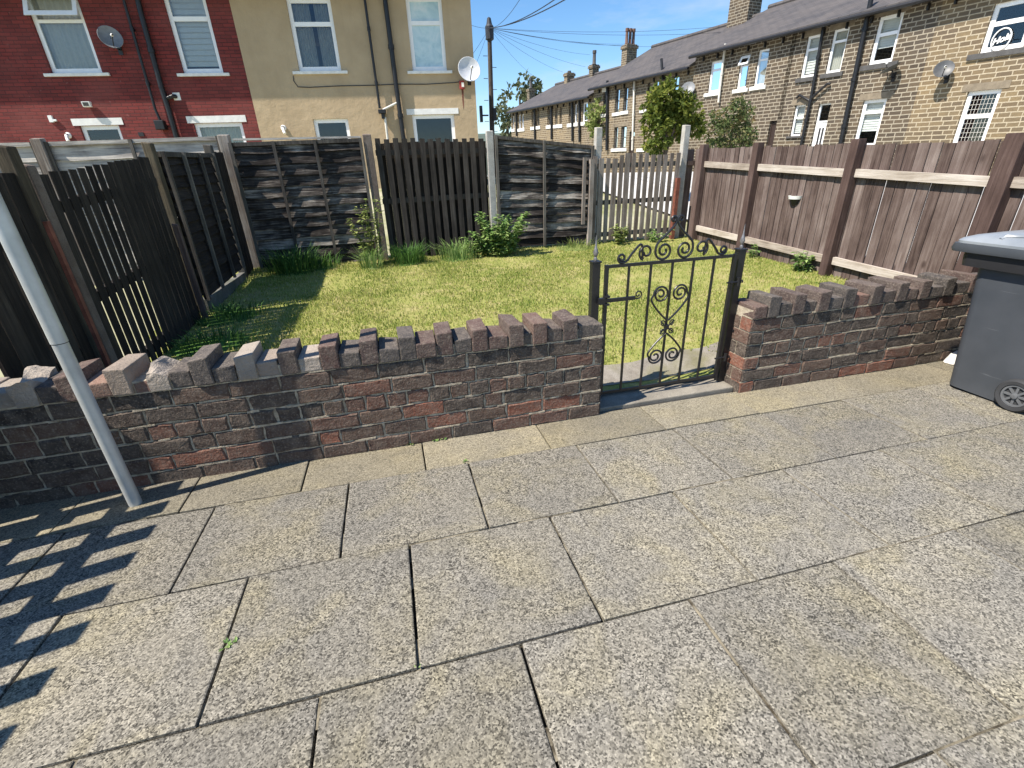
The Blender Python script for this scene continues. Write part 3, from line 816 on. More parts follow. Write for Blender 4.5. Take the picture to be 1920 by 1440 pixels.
for zz in (gzb+(gzt-gzb)*.80, gzb+(gzt-gzb)*.17):
    m = MB(); m.tube([(gx1-.04, GY-.016, zz), (gx1+.065, GY-.016, zz)], .006, 8); m.tube([(gx1+.045, GY-.016, zz-.028), (gx1+.045, GY-.016, zz+.028)], .011, 10)
    m.lathe((gx1+.062, GY-.016, zz), (1, 0, 0), [(0, .011), (.014, .011)], 6)
    m.build('hinge', MT['black_iron'], gate, smooth=True)
def gate_post(px, zt, label, bolt):
    t = thing('gate_post', (px, GY+.03, -.09), label, 'gate post', 'black iron gate posts')
    m = MB(); m.box(px-.025, px+.025, GY+.005, GY+.055, -.12, zt); m.build('shaft', MT['black_iron'], t, bevel=.003)
    m = MB(); m.box(px-.030, px+.030, GY, GY+.060, zt+.0005, zt+.012); m.build('cap', MT['black_iron'], t, bevel=.003)
    m = MB(); m.lathe((px, GY+.03, zt+.012), (0, 0, 1), [(0, .010), (.012, .012), (.022, .007), (.034, .013), (.05, .016), (.07, .010), (.095, .005), (.15, .001)], 12)
    m.build('finial', MT['finial'], t, smooth=True)
    if bolt:
        m = MB(); m.tube([(px+.02, GY+.0, .33), (px+.055, GY-.0, .33)], .008, 8); m.lathe((px+.052, GY, .33), (1, 0, 0), [(0, .016), (.012, .016)], 6)
        m.build('fixing_bolt', MT['black_iron'], t)
plain('finial', (.22, .21, .21), .4, metallic=.5, var=.3, vs=60)
Lp = hit(1124, 492, (0, GY+.03, 0), (0, 1, 0)); Rp = hit(1401, 468, (0, GY+.03, 0), (0, 1, 0)); Rb = hit(1353, 722, (0, GY+.03, 0), (0, 1, 0))
print('POSTS', Lp, Rp, Rb)
gate_post(gx0-.062, Lp.z, 'shorter black gate post on the latch side, at the left wall end', False)
gate_post(gx1+.062, Rp.z, 'black gate post carrying the hinges, at the end of the right wall', True)

# ================================================================== FENCES
FL = Fr((-1.97, 0), (0, 1), (1, 0))          # left side of the lawn, u = y
FB = Fr((0, 7.5), (1, 0), (0, -1))           # back of the lawn, u = x
FR = Fr((5.07, 0), (0, 1), (-1, 0))          # right side, u = y
def gz(F, u): p = F.pt(u, 0); return lawn_z(p.x, p.y)
def lap_panel(F, u0, u1, zt0, zt1, zb0, zb1, label, matl, batt, nb=12, group='overlapping board panels', wav=1.0, cap=None, name='lap_panel'):
    t = thing(name, F.pt((u0+u1)/2, zb0), label, 'fence panel', group)
    m = MB(); ns = 26
    for i in range(nb):
        r = random.random(); sd = random.uniform(0, 90)
        za = [0, 0]; zc = [0, 0]
        f0, f1 = i/nb, (i+1.6)/nb
        lo, hi = [], []
        for k in range(ns+1):
            s = k/ns; u = u0+(u1-u0)*s
            zt = zt0+(zt1-zt0)*s; zb = zb0+(zb1-zb0)*s
            H = zt-zb
            w1 = mn.noise(Vector((u*3.1, sd, 0)))*.016*wav + mn.noise(Vector((u*8, sd, 4)))*.006*wav
            w2 = mn.noise(Vector((u*2.5, sd, 9)))*.012*wav
            lo.append((u, zb+H*f0+w1, .034+w2*1.3)); hi.append((u, min(zb+H*f1+w1*.5, zt-.005), .000+w2*.2))
        b = len(m.v)
        for k in range(ns+1):
            for (u, z, o) in (lo[k], hi[k]): m.v.append(tuple(F.pt(u, z, o)))
            for (u, z, o) in (lo[k], hi[k]): m.v.append(tuple(F.pt(u, z, o-.010)))
        for k in range(ns):
            a = b+k*4; c = a+4
            for q in ((a, c, c+1, a+1), (a+2, a+3, c+3, c+2), (a, a+2, c+2, c), (a+1, c+1, c+3, a+3)):
                m.f.append(q); m.r.append(r)
    m.build('boards', MT[matl], t)
    H = lambda u: (zb0+(zb1-zb0)*(u-u0)/(u1-u0), zt0+(zt1-zt0)*(u-u0)/(u1-u0))
    for u in [u0+.02]+batt+[u1-.02]:
        m = MB(); a, b2 = H(u); m.fbox(F, u-.019, u+.019, a-.01, b2+.0, .046, .074); m.build('batten', MT['wood_greydark'], t)
    m = MB(); m.fbox(F, u0, u1, (zt0-.045, zt1-.045), (zt0, zt1), -.022, .0445); m.build('top_rail', MT[cap or 'wood_greydark'], t)
    return t
def slat_panel(F, u0, u1, zt0, zt1, zb0, zb1, pitch, wid, label, mat, rails, group='vertical slat panels', off=.0, jag=.012, th=.018, near_gap=0):
    t = thing('slat_panel', F.pt((u0+u1)/2, zb0), label, 'fence panel', group)
    m = MB(); u = u0
    while u < u1-.02:
        s = (u-u0)/(u1-u0); zt = zt0+(zt1-zt0)*s+random.uniform(-jag, jag); zb = zb0+(zb1-zb0)*s
        l = random.uniform(-.006, .006)
        r = random.random(); w_ = wid*random.uniform(.92, 1.06)
        if near_gap: w_ = pitch-random.uniform(.018, .026) if (u-u0) < near_gap else pitch-random.uniform(.004, .010); l *= .4
        p = [F.pt(u, zb, off), F.pt(u+w_, zb, off), F.pt(u+w_, zb, off+th), F.pt(u, zb, off+th), F.pt(u+l, zt, off), F.pt(u+w_+l, zt, off), F.pt(u+w_+l, zt, off+th), F.pt(u+l, zt, off+th)]
        m.hexa(p, r); u += pitch
    m.build('slats', MT[mat], t)
    for f in rails:
        a0, a1 = zb0+(zt0-zb0)*f, zb1+(zt1-zb1)*f
        m = MB(); m.fbox(F, u0-.01, u1+.01, (a0-.035, a1-.035), (a0+.035, a1+.035), off-.045, off-.001); m.build('rail', MT[mat], t)
    return t
def post(F, u, zt, label, mat='concrete_post', w_=.10, d=.10, o0=-.05, name='concrete_post', group='concrete fence posts', lean=0.0, zb=None):
    zb = gz(F, u)-.15 if zb is None else zb
    m = MB()
    m.hexa([F.pt(u-w_/2, zb, o0), F.pt(u+w_/2, zb, o0), F.pt(u+w_/2, zb, o0+d), F.pt(u-w_/2, zb, o0+d),
            F.pt(u-w_/2+lean, zt, o0), F.pt(u+w_/2+lean, zt, o0), F.pt(u+w_/2+lean, zt-.012, o0+d), F.pt(u-w_/2+lean, zt-.012, o0+d)])
    o = m.build(name, MT[mat], loc=F.pt(u, zb), bevel=.010, jitter=.003)
    return tag(o, label, 'fence post', group)

# back fence, left to right
lap_panel(FB, -1.86, -.19, 1.84, 1.86, .20, .22, 'weathered overlapping board panel half in shade in the left back corner of the lawn', 'wood_lap_x', [-1.32, -.80], nb=12, cap='wood_greydark')
m = MB(); m.fbox(FB, -1.80, -.2, 1.866, 1.888, -.03, .03); tag(m.build('capping_strip', MT['wood_pale_x'], loc=FB.pt(-1, 1.86)), 'pale strip lying along the top of the shaded back corner panel', 'strip')
post(FB, -.115, 1.915, 'brownish concrete fence post between the overlapping panel and the dark slat panel', 'concrete_brown', .11, .11, lean=-.0)
slat_panel(FB, -.02, 1.55, 1.845, 1.83, .16, .22, .122, .072, 'dark brown vertical slat panel in the middle of the back fence', 'wood_slat', (.90, .52, .10), off=.0)
m = MB();  # boards added behind the slats so no bright ground shows through the gaps
for i in range(13):
    u = -.02+.061+i*.122; m.fbox(FB, u-.0605, u+.0605, .15, 1.80+random.uniform(-.01, .01), -.075, -.062)
tag(m.build('backing_boards', MT['wood_slat_dark'], loc=FB.pt(.8, .2, -.07)), 'dark boards added behind the middle slat panel to make its gaps black', 'fence panel')
post(FB, 1.615, 1.93, 'pale grey concrete fence post left of the curved-topped board panel', lean=.0)
lap_panel(FB, 1.68, 3.25, 1.865, 1.69, .25, .26, 'grey overlapping board panel sagging to the right, beside the picket gate', 'wood_lap_x', [2.44], nb=13, cap='wood_greydark', wav=1.2)
post(FB, 3.335, 1.945, 'short pale concrete post behind the left end of the picket gate')
post(FB, 4.86, 1.955, 'pale concrete post at the right end of the picket gate')
# picket gate
pg = thing('picket_gate', FB.pt(4, .25), 'weathered grey brown picket gate with uneven gaps between two concrete posts', 'gate')
m = MB(); us = np.linspace(3.27, 4.72, 14)
for i, u in enumerate(us):
    zt = 1.53+random.uniform(-.03, .03) + (.02 if i > 3 else 0); zb = .24+random.uniform(-.02, .03); w_ = .070*random.uniform(.9, 1.1)
    if i < 7 and i % 2: w_ = .085
    l = random.uniform(-.008, .008)
    m.hexa([FB.pt(u-w_/2, zb, .06), FB.pt(u+w_/2, zb, .06), FB.pt(u+w_/2, zb, .08), FB.pt(u-w_/2, zb, .08), FB.pt(u-w_/2+l, zt, .06), FB.pt(u+w_/2+l, zt, .06), FB.pt(u+w_/2+l, zt, .08), FB.pt(u-w_/2+l, zt, .08)])
m.build('pickets', MT['wood_grey'], pg)
for z in (1.40, .86, .36):
    m = MB(); m.fbox(FB, 3.25, 4.76, z-.035, z+.035, .018, .058); m.build('rail', MT['wood_greydark'], pg)
m = MB(); m.fbox(FB, 3.16, 3.225, .2, 1.50, .085, .15); m.build('stile', MT['wood_grey'], pg)
m = MB(); m.fbox(FB, 3.05, 3.10, .55, 1.53, .10, .13); tag(m.build('loose_batten', MT['wood_grey'], loc=FB.pt(3.07, .5)), 'grey brown batten standing in front of the sagging board panel', 'batten')
m = MB(); m.fbox(FB, 4.70, 4.76, .2, 1.18, .085, .15); tag(m.build('latch_post', MT['rust_red'], loc=FB.pt(4.73, .2)), 'narrow reddish brown wooden post right of the picket gate', 'fence post')

# right fence: close boards, pale rails and brown posts
rf = thing('board_fence', FR.pt(5, .1), 'long brown close board fence with pale rails along the right side of the lawn', 'fence')
pu = [7.20, 6.0, 4.50, 3.08, 1.55]
def rtop(u): return 1.475+ (u-3)*.030
def rgz(u): return lawn_z(5, u)
for i in range(4):
    a, b2 = pu[i+1], pu[i]
    m = MB(); u = a+.02; p_ = .112 if i > 1 else .100
    while u < b2-.01:
        w_ = p_*random.uniform(.86, .95)
        zt = rtop(u)+random.uniform(-.012, .012); l = random.uniform(-.004, .004); zb = rgz(u)-.03; r = random.random(); o = random.uniform(-.004, .004)
        m.hexa([FR.pt(u, zb, -.018+o), FR.pt(u+w_, zb, -.018+o), FR.pt(u+w_, zb, 0+o), FR.pt(u, zb, o), FR.pt(u+l, zt, -.018+o), FR.pt(u+w_+l, zt, -.018+o), FR.pt(u+w_+l, zt, o), FR.pt(u+l, zt, o)], r)
        u += p_
    m.build('boards', MT['wood_brown'], rf)
    for zo in (1, 0):
        f = (lambda u: 1.375+(u-7.15)*.05) if zo else (lambda u: rgz(u)+.20)
        m = MB(); m.fbox(FR, a+.055, b2-.055, (f(a)-.048, f(b2)-.048), (f(a)+.034, f(b2)+.034), .0055, .050); m.build('rail', MT['wood_pale_y'], rf)
for i, u in enumerate(pu):
    m = MB(); w_ = .10 if i < 3 else .14; zt = rtop(u)+.05; l = -.015 if i < 3 else -.03
    m.hexa([FR.pt(u-w_/2, rgz(u)-.2, .004), FR.pt(u+w_/2, rgz(u)-.2, .004), FR.pt(u+w_/2, rgz(u)-.2, .104), FR.pt(u-w_/2, rgz(u)-.2, .104),
            FR.pt(u-w_/2+l, zt, .004), FR.pt(u+w_/2+l, zt, .004), FR.pt(u+w_/2+l, zt, .104), FR.pt(u-w_/2+l, zt, .104)])
    m.build('post', MT['wood_post'], rf, bevel=.005)
m = MB(); m.fbox(FB, 4.93, 5.06, .22, 1.60, -.02, .0); m.fbox(FB, 4.925, 5.065, 1.36, 1.43, .001, .04)
tag(m.build('return_boards', MT['wood_brown'], loc=FB.pt(5, .2)), 'dark boards closing the corner between concrete post and right fence', 'fence panel')
m = MB(); m.fbox(FR, 7.27, 7.48, .25, 1.60, -.016, .0); tag(m.build('end_boards', MT['wood_brown'], loc=FR.pt(7.35, .25)), 'last boards of the right fence beyond its farthest post', 'fence panel')
# little half-round wall planter on the right fence
pl = FR.pt(5.22, .93, .0)
t = thing('wall_planter', pl, 'small white rimmed half-round holder fixed on the brown board fence', 'planter')
m = MB(); b = 14
for h0, h1, ra, rb in ((-.02, .02, .085, .095),):
    for k in range(b):
        a0, a1 = math.pi*k/b, math.pi*(k+1)/b
        P_ = lambda a, rr, h: FR.pt(5.22+rr*math.cos(a), .955+h, .004+rr*.9*math.sin(a))
        m.hexa([P_(a0, ra-.012, h0), P_(a0, ra, h0), P_(a1, ra, h0), P_(a1, ra-.012, h0), P_(a0, rb-.012, h1), P_(a0, rb, h1), P_(a1, rb, h1), P_(a1, rb-.012, h1)])
    m.poly([FR.pt(5.22+.08*math.cos(math.pi*k/b), .968, .004+.07*math.sin(math.pi*k/b)) for k in range(b+1)])
m.build('rim', MT['white_plastic'], t)
m = MB()
for k in range(b):
    a0, a1 = math.pi*k/b, math.pi*(k+1)/b
    m.poly([FR.pt(5.22+.07*math.cos(a0), .932, .004+.06*math.sin(a0)), FR.pt(5.22+.07*math.cos(a1), .932, .004+.06*math.sin(a1)), FR.pt(5.22+.045*math.cos(a1), .87, .004+.03*math.sin(a1)), FR.pt(5.22+.045*math.cos(a0), .87, .004+.03*math.sin(a0))])
m.build('bowl', MT['black_plastic'], t)

# left fence, near to far
slat_panel(FL, 2.70, 3.34, 1.42, 1.47, .03, .05, .118, .112, 'nearly closed dark board panel at the far left behind the brick wall', 'wood_slat_dark', (.84, .3), off=.0)
post(FL, 3.43, 1.62, 'mossy fence post with a brown lower half at the near end of the left fence', 'wood_mossy', .075, .08, o0=-.04)
m = MB(); m.fbox(FL, 3.405, 3.437, .02, 1.22, .0405, .062); tag(m.build('rusty_strip', MT['rust_red'], loc=FL.pt(3.43, .02, .09)), 'rusty red strip fixed to the mossy left fence post', 'strip')
slat_panel(FL, 3.62, 5.22, 1.475, 1.62, .05, .11, .106, .087, 'dark vertical slat panel with bright slits along the left of the lawn', 'wood_slat_dark', (.86, .46, .08), off=.0, jag=.006, th=.005, near_gap=.74)
post(FL, 3.545, 1.53, 'grey post joined to the near edge of the left slat panel', 'concrete_brown', .08, .08)
post(FL, 5.31, 1.735, 'tall weathered grey post between slat panel and small board panel on the left', 'wood_mossy', .07, .08)
post(FL, 5.20, 1.05, 'short broken wooden stub leaning on the tall weathered left post', 'wood_post', .05, .05, o0=.02, name='wooden_stub', group=None)
lap_panel(FL, 5.38, 6.90, 1.66, 1.70, .28, .34, 'small black overlapping board panel on a concrete base at the left of the lawn', 'wood_lap_y', [5.9, 6.4], nb=13)
m = MB(); m.fbox(FL, 5.38, 6.90, .02, .285, -.03, .045); tag(m.build('gravel_board', MT['concrete_dark'], loc=FL.pt(6, .1), bevel=.008, jitter=.004), 'mossy concrete base board under the small black panel', 'base board')
post(FL, 6.98, 1.80, 'dark post left of the shaded back corner, beside the black panel', 'wood_greydark', .08, .09)
slat_panel(FL, 7.06, 7.46, 1.72, 1.75, .12, .14, .13, .127, 'short dark board piece filling the left back corner', 'wood_slat_dark', (.8, .3))
# neighbour's grey fence seen over the left fence
NF = Fr((0, 7.62), (1, 0), (0, -1))
lap_panel(NF, -6.2, -4.02, 1.90, 1.90, .2, .2, 'pale grey board panel of the neighbour at the far left below the red house', 'wood_pale_x', [-5.1], nb=8, group='grey panels of the neighbour', cap='wood_pale_x')
lap_panel(NF, -3.92, -1.98, 1.90, 1.925, .2, .2, 'pale grey board panel of the neighbour ending at the square timber post', 'wood_pale_x', [-3.0], nb=8, group='grey panels of the neighbour', cap='wood_pale_x')
post(NF, -3.97, 1.945, 'pale timber post between the two grey panels of the neighbour', 'wood_grey', .11, .11, o0=.0, name='timber_post', group='timber posts of the neighbour', zb=.1)
post(NF, -1.92, 1.945, 'pale square timber post at the right end of the grey panels', 'wood_grey', .13, .12, o0=.0, name='timber_post', group='timber posts of the neighbour', zb=.1)

# slatted fence beside the patio (its striped shadow falls on the slabs)
FP = Fr((-2.16, 0), (0, 1), (1, 0))
pf = thing('slatted_fence', FP.pt(1.5, 0), 'slatted fence at the left edge of the patio throwing a striped shadow on the slabs', 'fence')
m = MB(); u = 2.19+.05
while u > -.5:
    m.fbox(FP, u-.098, u, patio_z(-2, u)+.02, patio_z(-2, u)+1.30+random.uniform(-.01, .01), 0, .018); u -= .183
m.build('slats', MT['wood_slat'], pf)
for z in (1.0, .52, .12):
    m = MB(); m.fbox(FP, -.55, 2.26, z-.075, z-.0, -.045, -.001); m.build('rail', MT['wood_slat'], pf)
for u in (2.365, .6):
    m = MB(); m.fbox(FP, u-.075, u+.075, -.2, 1.36, -.11, -.0455); m.build('post', MT['wood_post'], pf)
m = MB(); m.fbox(FP, 2.27, 2.44, -.08, 1.29, 0, .018); m.fbox(FP, 2.10, 2.24, -.08, 0.62, .019, .035); m.build('end_board', MT['wood_slat'], pf)

# white pole
sp = thing('support_pole', (-1.42, 2.286, patio_z(-1.42, 2.286)), 'slim pale metal pole standing on the patio in front of the left wall', 'pole')
m = MB(); m.tube([(-1.42, 2.286, -.07), (-1.42, 2.286, .795)], .0285, 20); m.build('lower_tube', MT['aluminium'], sp, smooth=True)
m = MB(); m.tube([(-1.42, 2.286, .799), (-1.42, 2.286, 2.5)], .0305, 20); m.build('upper_tube', MT['aluminium'], sp, smooth=True)
m = MB(); m.tube([(-1.42, 2.286, .7952), (-1.42, 2.286, .7988)], .029, 20); m.build('joint_ring', MT['dark_stone'], sp, smooth=True)

# ================================================================== HOUSES
def wall_mesh(F, U0, U1, z0, z1, openings, depth, reveal=.10):
    """front skin with openings and reveals, plus back and sides"""
    m = MB(); us = sorted({U0, U1} | {a for o in openings for a in o[:2]}); zs = sorted({z0, z1} | {a for o in openings for a in o[2:4]})
    for i in range(len(us)-1):
        for j in range(len(zs)-1):
            uc, zc = (us[i]+us[i+1])/2, (zs[j]+zs[j+1])/2
            if any(a < uc < b and c < zc < d for a, b, c, d in openings): continue
            m.poly([F.pt(us[i], zs[j]), F.pt(us[i+1], zs[j]), F.pt(us[i+1], zs[j+1]), F.pt(us[i], zs[j+1])], .5)
    for a, b, c, d in openings:
        m.poly([F.pt(a, c), F.pt(a, d), F.pt(a, d, -reveal), F.pt(a, c, -reveal)], .5)
        m.poly([F.pt(b, c), F.pt(b, c, -reveal), F.pt(b, d, -reveal), F.pt(b, d)], .5)
        m.poly([F.pt(a, d), F.pt(b, d), F.pt(b, d, -reveal), F.pt(a, d, -reveal)], .5)
        m.poly([F.pt(a, c), F.pt(a, c, -reveal), F.pt(b, c, -reveal), F.pt(b, c)], .5)
    for (ua, oa, ub, ob) in ((U0, -depth, U0, 0), (U1, 0, U1, -depth), (U1, -depth, U0, -depth)):
        m.poly([F.pt(ua, z0, oa), F.pt(ub, z0, ob), F.pt(ub, z1, ob), F.pt(ua, z1, oa)], .5)
    return m
class House:
    def __init__(s, name, F, label, U0, U1, z0, z1, cat='house', group=None):
        s.F = F; s.U0, s.U1, s.z0, s.z1 = U0, U1, z0, z1; s.op = []
        s.t = thing(name, F.pt((U0+U1)/2, z0, 0), label, cat, group)
    def window(s, u0, u1, z0, z1, tr=.34, sill='white_stone', fill='dark', lint=None, frame='white_upvc', top_open=False, lead=False, fw=.10, rec=.07, sillw=.10, sillh=.07, mull=None, label=None, sillz=None):
        F = s.F; s.op.append((u0, u1, z0, z1)); fw = min(fw, (u1-u0)*.13)
        m = MB(); o0, o1 = -rec-.05, -rec
        m.fbox(F, u0+.001, u0+fw, z0+.001, z1-.001, o0, o1); m.fbox(F, u1-fw, u1-.001, z0+.001, z1-.001, o0, o1)
        m.fbox(F, u0+fw, u1-fw, z0+.001, z0+fw*1.15, o0, o1); m.fbox(F, u0+fw, u1-fw, z1-fw, z1-.001, o0, o1)
        zt = z1-(z1-z0)*tr if tr else None
        if zt and not top_open: m.fbox(F, u0+fw, u1-fw, zt-fw*.5, zt+fw*.5, o0, o1+.004)
        if zt and top_open: m.fbox(F, u0+fw, u1-fw, zt-fw*.6, zt+fw*.1, o0, o1)
        if mull: 
            for q in mull: uu = u0+(u1-u0)*q; m.fbox(F, uu-fw*.4, uu+fw*.4, z0+fw*1.15, (zt-fw*.5) if zt else z1-fw, o0, o1+.003)
        wi = m.build('window', MT[frame], s.t)
        if label: wi['label'] = label
        g = MB()
        zhi = (zt-fw*.5) if (zt and top_open) else z1-fw
        g.poly([F.pt(u0+fw, z0+fw, o0+.022), F.pt(u1-fw, z0+fw, o0+.022), F.pt(u1-fw, zhi, o0+.022), F.pt(u0+fw, zhi, o0+.022)])
        g.build('pane', MT['frost'] if fill == 'frost' else MT['glass'], wi)
        if fill == 'frost' and zt:
            pass
        if top_open:
            q = MB(); h = z1-fw*.3-zt; ang = R(24)
            A = lambda u, v, o: F.pt(u, z1-fw*.4-v*math.cos(ang)-o*math.sin(ang)*0, o1+.01+v*math.sin(ang)+o)
            def sash(u_0, u_1, v0, v1): q.hexa([A(u_0, v1, 0), A(u_1, v1, 0), A(u_1, v1, .04), A(u_0, v1, .04), A(u_0, v0, 0), A(u_1, v0, 0), A(u_1, v0, .04), A(u_0, v0, .04)])
            sash(u0+.01, u0+fw*1.1, 0, h); sash(u1-fw*1.1, u1-.01, 0, h); sash(u0+fw*1.1, u1-fw*1.1, 0, fw); sash(u0+fw*1.1, u1-fw*1.1, h-fw*1.1, h)
            ts = q.build('top_light', MT[frame], s.t)
            g2 = MB(); g2.poly([A(u0+fw, h-fw, .015), A(u1-fw, h-fw, .015), A(u1-fw, fw, .015), A(u0+fw, fw, .015)]); g2.build('pane', MT['glass'], ts)
        if sill:
            q = MB(); q.fbox(F, u0-sillw, u1+sillw, z0-sillh, z0-.001, -.09, .055); q.build('sill', MT[sill], wi, bevel=.006)
        if lint:
            hh, mt_ = lint; q = MB(); q.fbox(F, u0-.14, u1+.14, z1+.002, z1+hh, -.09, .012); q.build('lintel', MT[mt_], wi)
        # what hangs behind the glass
        ob = o0-.05
        if fill in ('curtain', 'net', 'grey_curtain'):
            q = MB(); N = 40; mt_ = MT[fill]
            spans = [(u0, u1)] if fill != 'curtain' else [(u0, u0+(u1-u0)*.52), (u0+(u1-u0)*.64, u1)]
            if fill == 'grey_curtain': spans = [(u0, u0+(u1-u0)*.46), (u0+(u1-u0)*.56, u1)]
            for a, b in spans:
                for i in range(N):
                    ua, ub = a+(b-a)*i/N, a+(b-a)*(i+1)/N
                    fa = math.sin(i*1.25)*.022; fb = math.sin((i+1)*1.25)*.022
                    q.poly([F.pt(ua, z0, ob-.03+fa), F.pt(ub, z0, ob-.03+fb), F.pt(ub, z1, ob-.03+fb), F.pt(ua, z1, ob-.03+fa)], .5)
            q.build('curtain', mt_, wi)
        elif fill in ('blind', 'halfblind'):
            q = MB(); zb = z0+(z1-z0)*(.10 if fill == 'blind' else .34); n = 13
            for i in range(n):
                za, zb2 = zb+(z1-zb)*i/n, zb+(z1-zb)*(i+.80)/n
                q.poly([F.pt(u0, za, ob), F.pt(u1, za, ob), F.pt(u1, zb2, ob-.012), F.pt(u0, zb2, ob-.012)], .5)
            q.poly([F.pt(u0, zb, ob-.03), F.pt(u1, zb, ob-.03), F.pt(u1, z1, ob-.03), F.pt(u0, z1, ob-.03)], .5)
            q.build('blind', MT['blind'], wi)
        if lead:
            q = MB(); ol = o0+.026
            for i in range(1, 7): uu = u0+fw+(u1-u0-2*fw)*i/7; q.fbox(F, uu-.0035, uu+.0035, z0+fw, z1-fw, ol, ol+.004)
            for i in range(1, 10): zz = z0+fw+(z1-z0-2*fw)*i/10; q.fbox(F, u0+fw, u1-fw, zz-.0035, zz+.0035, ol+.0045, ol+.008)
            q.build('glazing_bars', MT['white_pipe'], wi)
        return wi
    def wpx(s, bl, br, top, off=0.0, **k):
        F = s.F
        a, z0 = F.px(*bl); b, z0b = F.px(*br); _, z1 = F.px(*top)
        if a > b: a, b = b, a
        return s.window(a, b, (z0+z0b)/2, z1, **k)
    def door(s, u0, u1, z0, z1, kind='white_door', light=.22):
        F = s.F; s.op.append((u0, u1, z0, z1)); m = MB()
        m.fbox(F, u0+.001, u0+.05, z0, z1-.001, -.14, -.08); m.fbox(F, u1-.05, u1-.001, z0, z1-.001, -.14, -.08); m.fbox(F, u0+.05, u1-.05, z1-.05, z1-.001, -.14, -.08)
        zt = z1-(z1-z0)*light
        m.fbox(F, u0+.05, u1-.05, zt-.025, zt+.025, -.14, -.08)
        w_ = u1-u0
        m.fbox(F, u0+.05, u1-.05, z0, zt-.026, -.135, -.10)
        d = m.build('door', MT[kind], s.t)
        if kind == 'white_door':
            for q in (.36, .62):
                g = MB(); g.fbox(F, u0+w_*q-.035, u0+w_*q+.035, z0+(zt-z0)*.42, z0+(zt-z0)*.9, -.0998, -.096); g.build('glass_slit', MT['dark_room'], d)
            g = MB(); g.fbox(F, u0+w_*.80, u0+w_*.84, z0+(zt-z0)*.44, z0+(zt-z0)*.52, -.0998, -.06); g.build('handle', MT['grey_dish'], d)
        g = MB(); g.poly([F.pt(u0+.05, zt+.025, -.11), F.pt(u1-.05, zt+.025, -.11), F.pt(u1-.05, z1-.05, -.11), F.pt(u0+.05, z1-.05, -.11)]); g.build('transom_light', MT['glass'], d)
    def finish(s, mat, depth=8.0, ridge=2.9, over=.32, gut='black_pipe', roofmat='slate', wallz=None):
        F = s.F
        m = wall_mesh(F, s.U0, s.U1, s.z0, s.z1, s.op, depth); m.build('wall', MT[mat], s.t, uv=uvF(F))
        r = MB(); e = over; U0, U1 = s.U0+.001, s.U1-.001; zr = s.z1+ridge; th = .09; sl_ = ridge/(depth/2); ze = s.z1-e*sl_+.06
        for (oa, za, ob, zb) in ((e, ze, -depth/2, zr), (-depth/2, zr, -depth-e, ze)):
            r.hexa([F.pt(U0, za, oa), F.pt(U1, za, oa), F.pt(U1, zb, ob), F.pt(U0, zb, ob), F.pt(U0, za+th, oa), F.pt(U1, za+th, oa), F.pt(U1, zb+th, ob), F.pt(U0, zb+th, ob)], .5)
        f = lambda p: ((p-F.o).dot(F.d), (p-F.o).dot(F.n)*1.25)
        rf_ = r.build('roof', MT[roofmat], s.t, uv=f)
        r = MB(); r.tube([F.pt(U0, zr+th+.02, -depth/2), F.pt(U1, zr+th+.02, -depth/2)], .11, 8); r.build('ridge_tiles', MT['slate'], rf_, uv=f)
        g = MB(); g.poly([F.pt(U0, s.z1+.02, .001), F.pt(U1, s.z1+.02, .001), F.pt(U1, zr, -depth/2), F.pt(U0, zr, -depth/2)])
        for uu in (U0+.01, U1-.01):
            g.poly([F.pt(uu, s.z1-.01, 0), F.pt(uu, zr-.01, -depth/2), F.pt(uu, s.z1-.01, -depth)])
        g.build('gable', MT[mat], s.t, uv=uvF(F))
        if gut:
            g = MB(); g.tube([F.pt(U0, ze-.02, e+.05), F.pt(U1, ze-.02, e+.05)], .062, 8)
            u = U0+.3
            while u < U1: g.fbox(F, u-.02, u+.02, ze-.22, ze-.05, .0, .10); u += .75
            g.build('gutter', MT[gut], s.t)
    def pipe(s, pts, rad, mat='black_pipe', off=.10, collars=(), name='drainpipe'):
        F = s.F; m = MB(); m.tube([F.pt(u, z, off) for u, z in pts], rad, 10)
        for i in range(len(pts)-1):
            (ua, za), (ub, zb) = pts[i], pts[i+1]; L = abs(zb-za); n = int(L/1.1)
            for k in range(n):
                t = (k+.5)/n; c = F.pt(ua+(ub-ua)*t, za+(zb-za)*t, off)
                m.lathe(c-Vector((0, 0, .05)), (0, 0, 1), [(0, rad*.9), (0, rad*1.3), (.10, rad*1.3), (.10, rad*.9)], 10)
                m.bar(c, c-F.n*off, .03, .05, side=F.d)
        o = m.build(name, MT[mat], s.t, smooth=True); return o
    def chimney(s, u, w_, d_, zb, zt, off, mat, pots=3, potm='terracotta', poth=.5):
        F = s.F; m = MB(); m.fbox(F, u-w_/2, u+w_/2, zb, zt, off-d_/2, off+d_/2); m.fbox(F, u-w_/2-.06, u+w_/2+.06, zt-.22, zt-.06, off-d_/2-.06, off+d_/2+.06)
        ch = m.build('chimney', MT[mat], s.t, uv=uvF(F))
        ps = min(1.0, d_/pots/.32)
        for i in range(pots):
            m = MB(); q = off+d_*(-.5+(i+.5)/pots)
            m.lathe(F.pt(u, zt-.02, q), (0, 0, 1), [(h, q*ps) for h, q in ((0, .13), (.06, .15), (.10, .12), (poth*.8, .105), (poth*.8, .135), (poth, .135), (poth, .09), (poth-.1, .08))], 12)
            m.build('chimney_pot', MT['dark_stone' if pots == 1 else potm], ch, smooth=True)

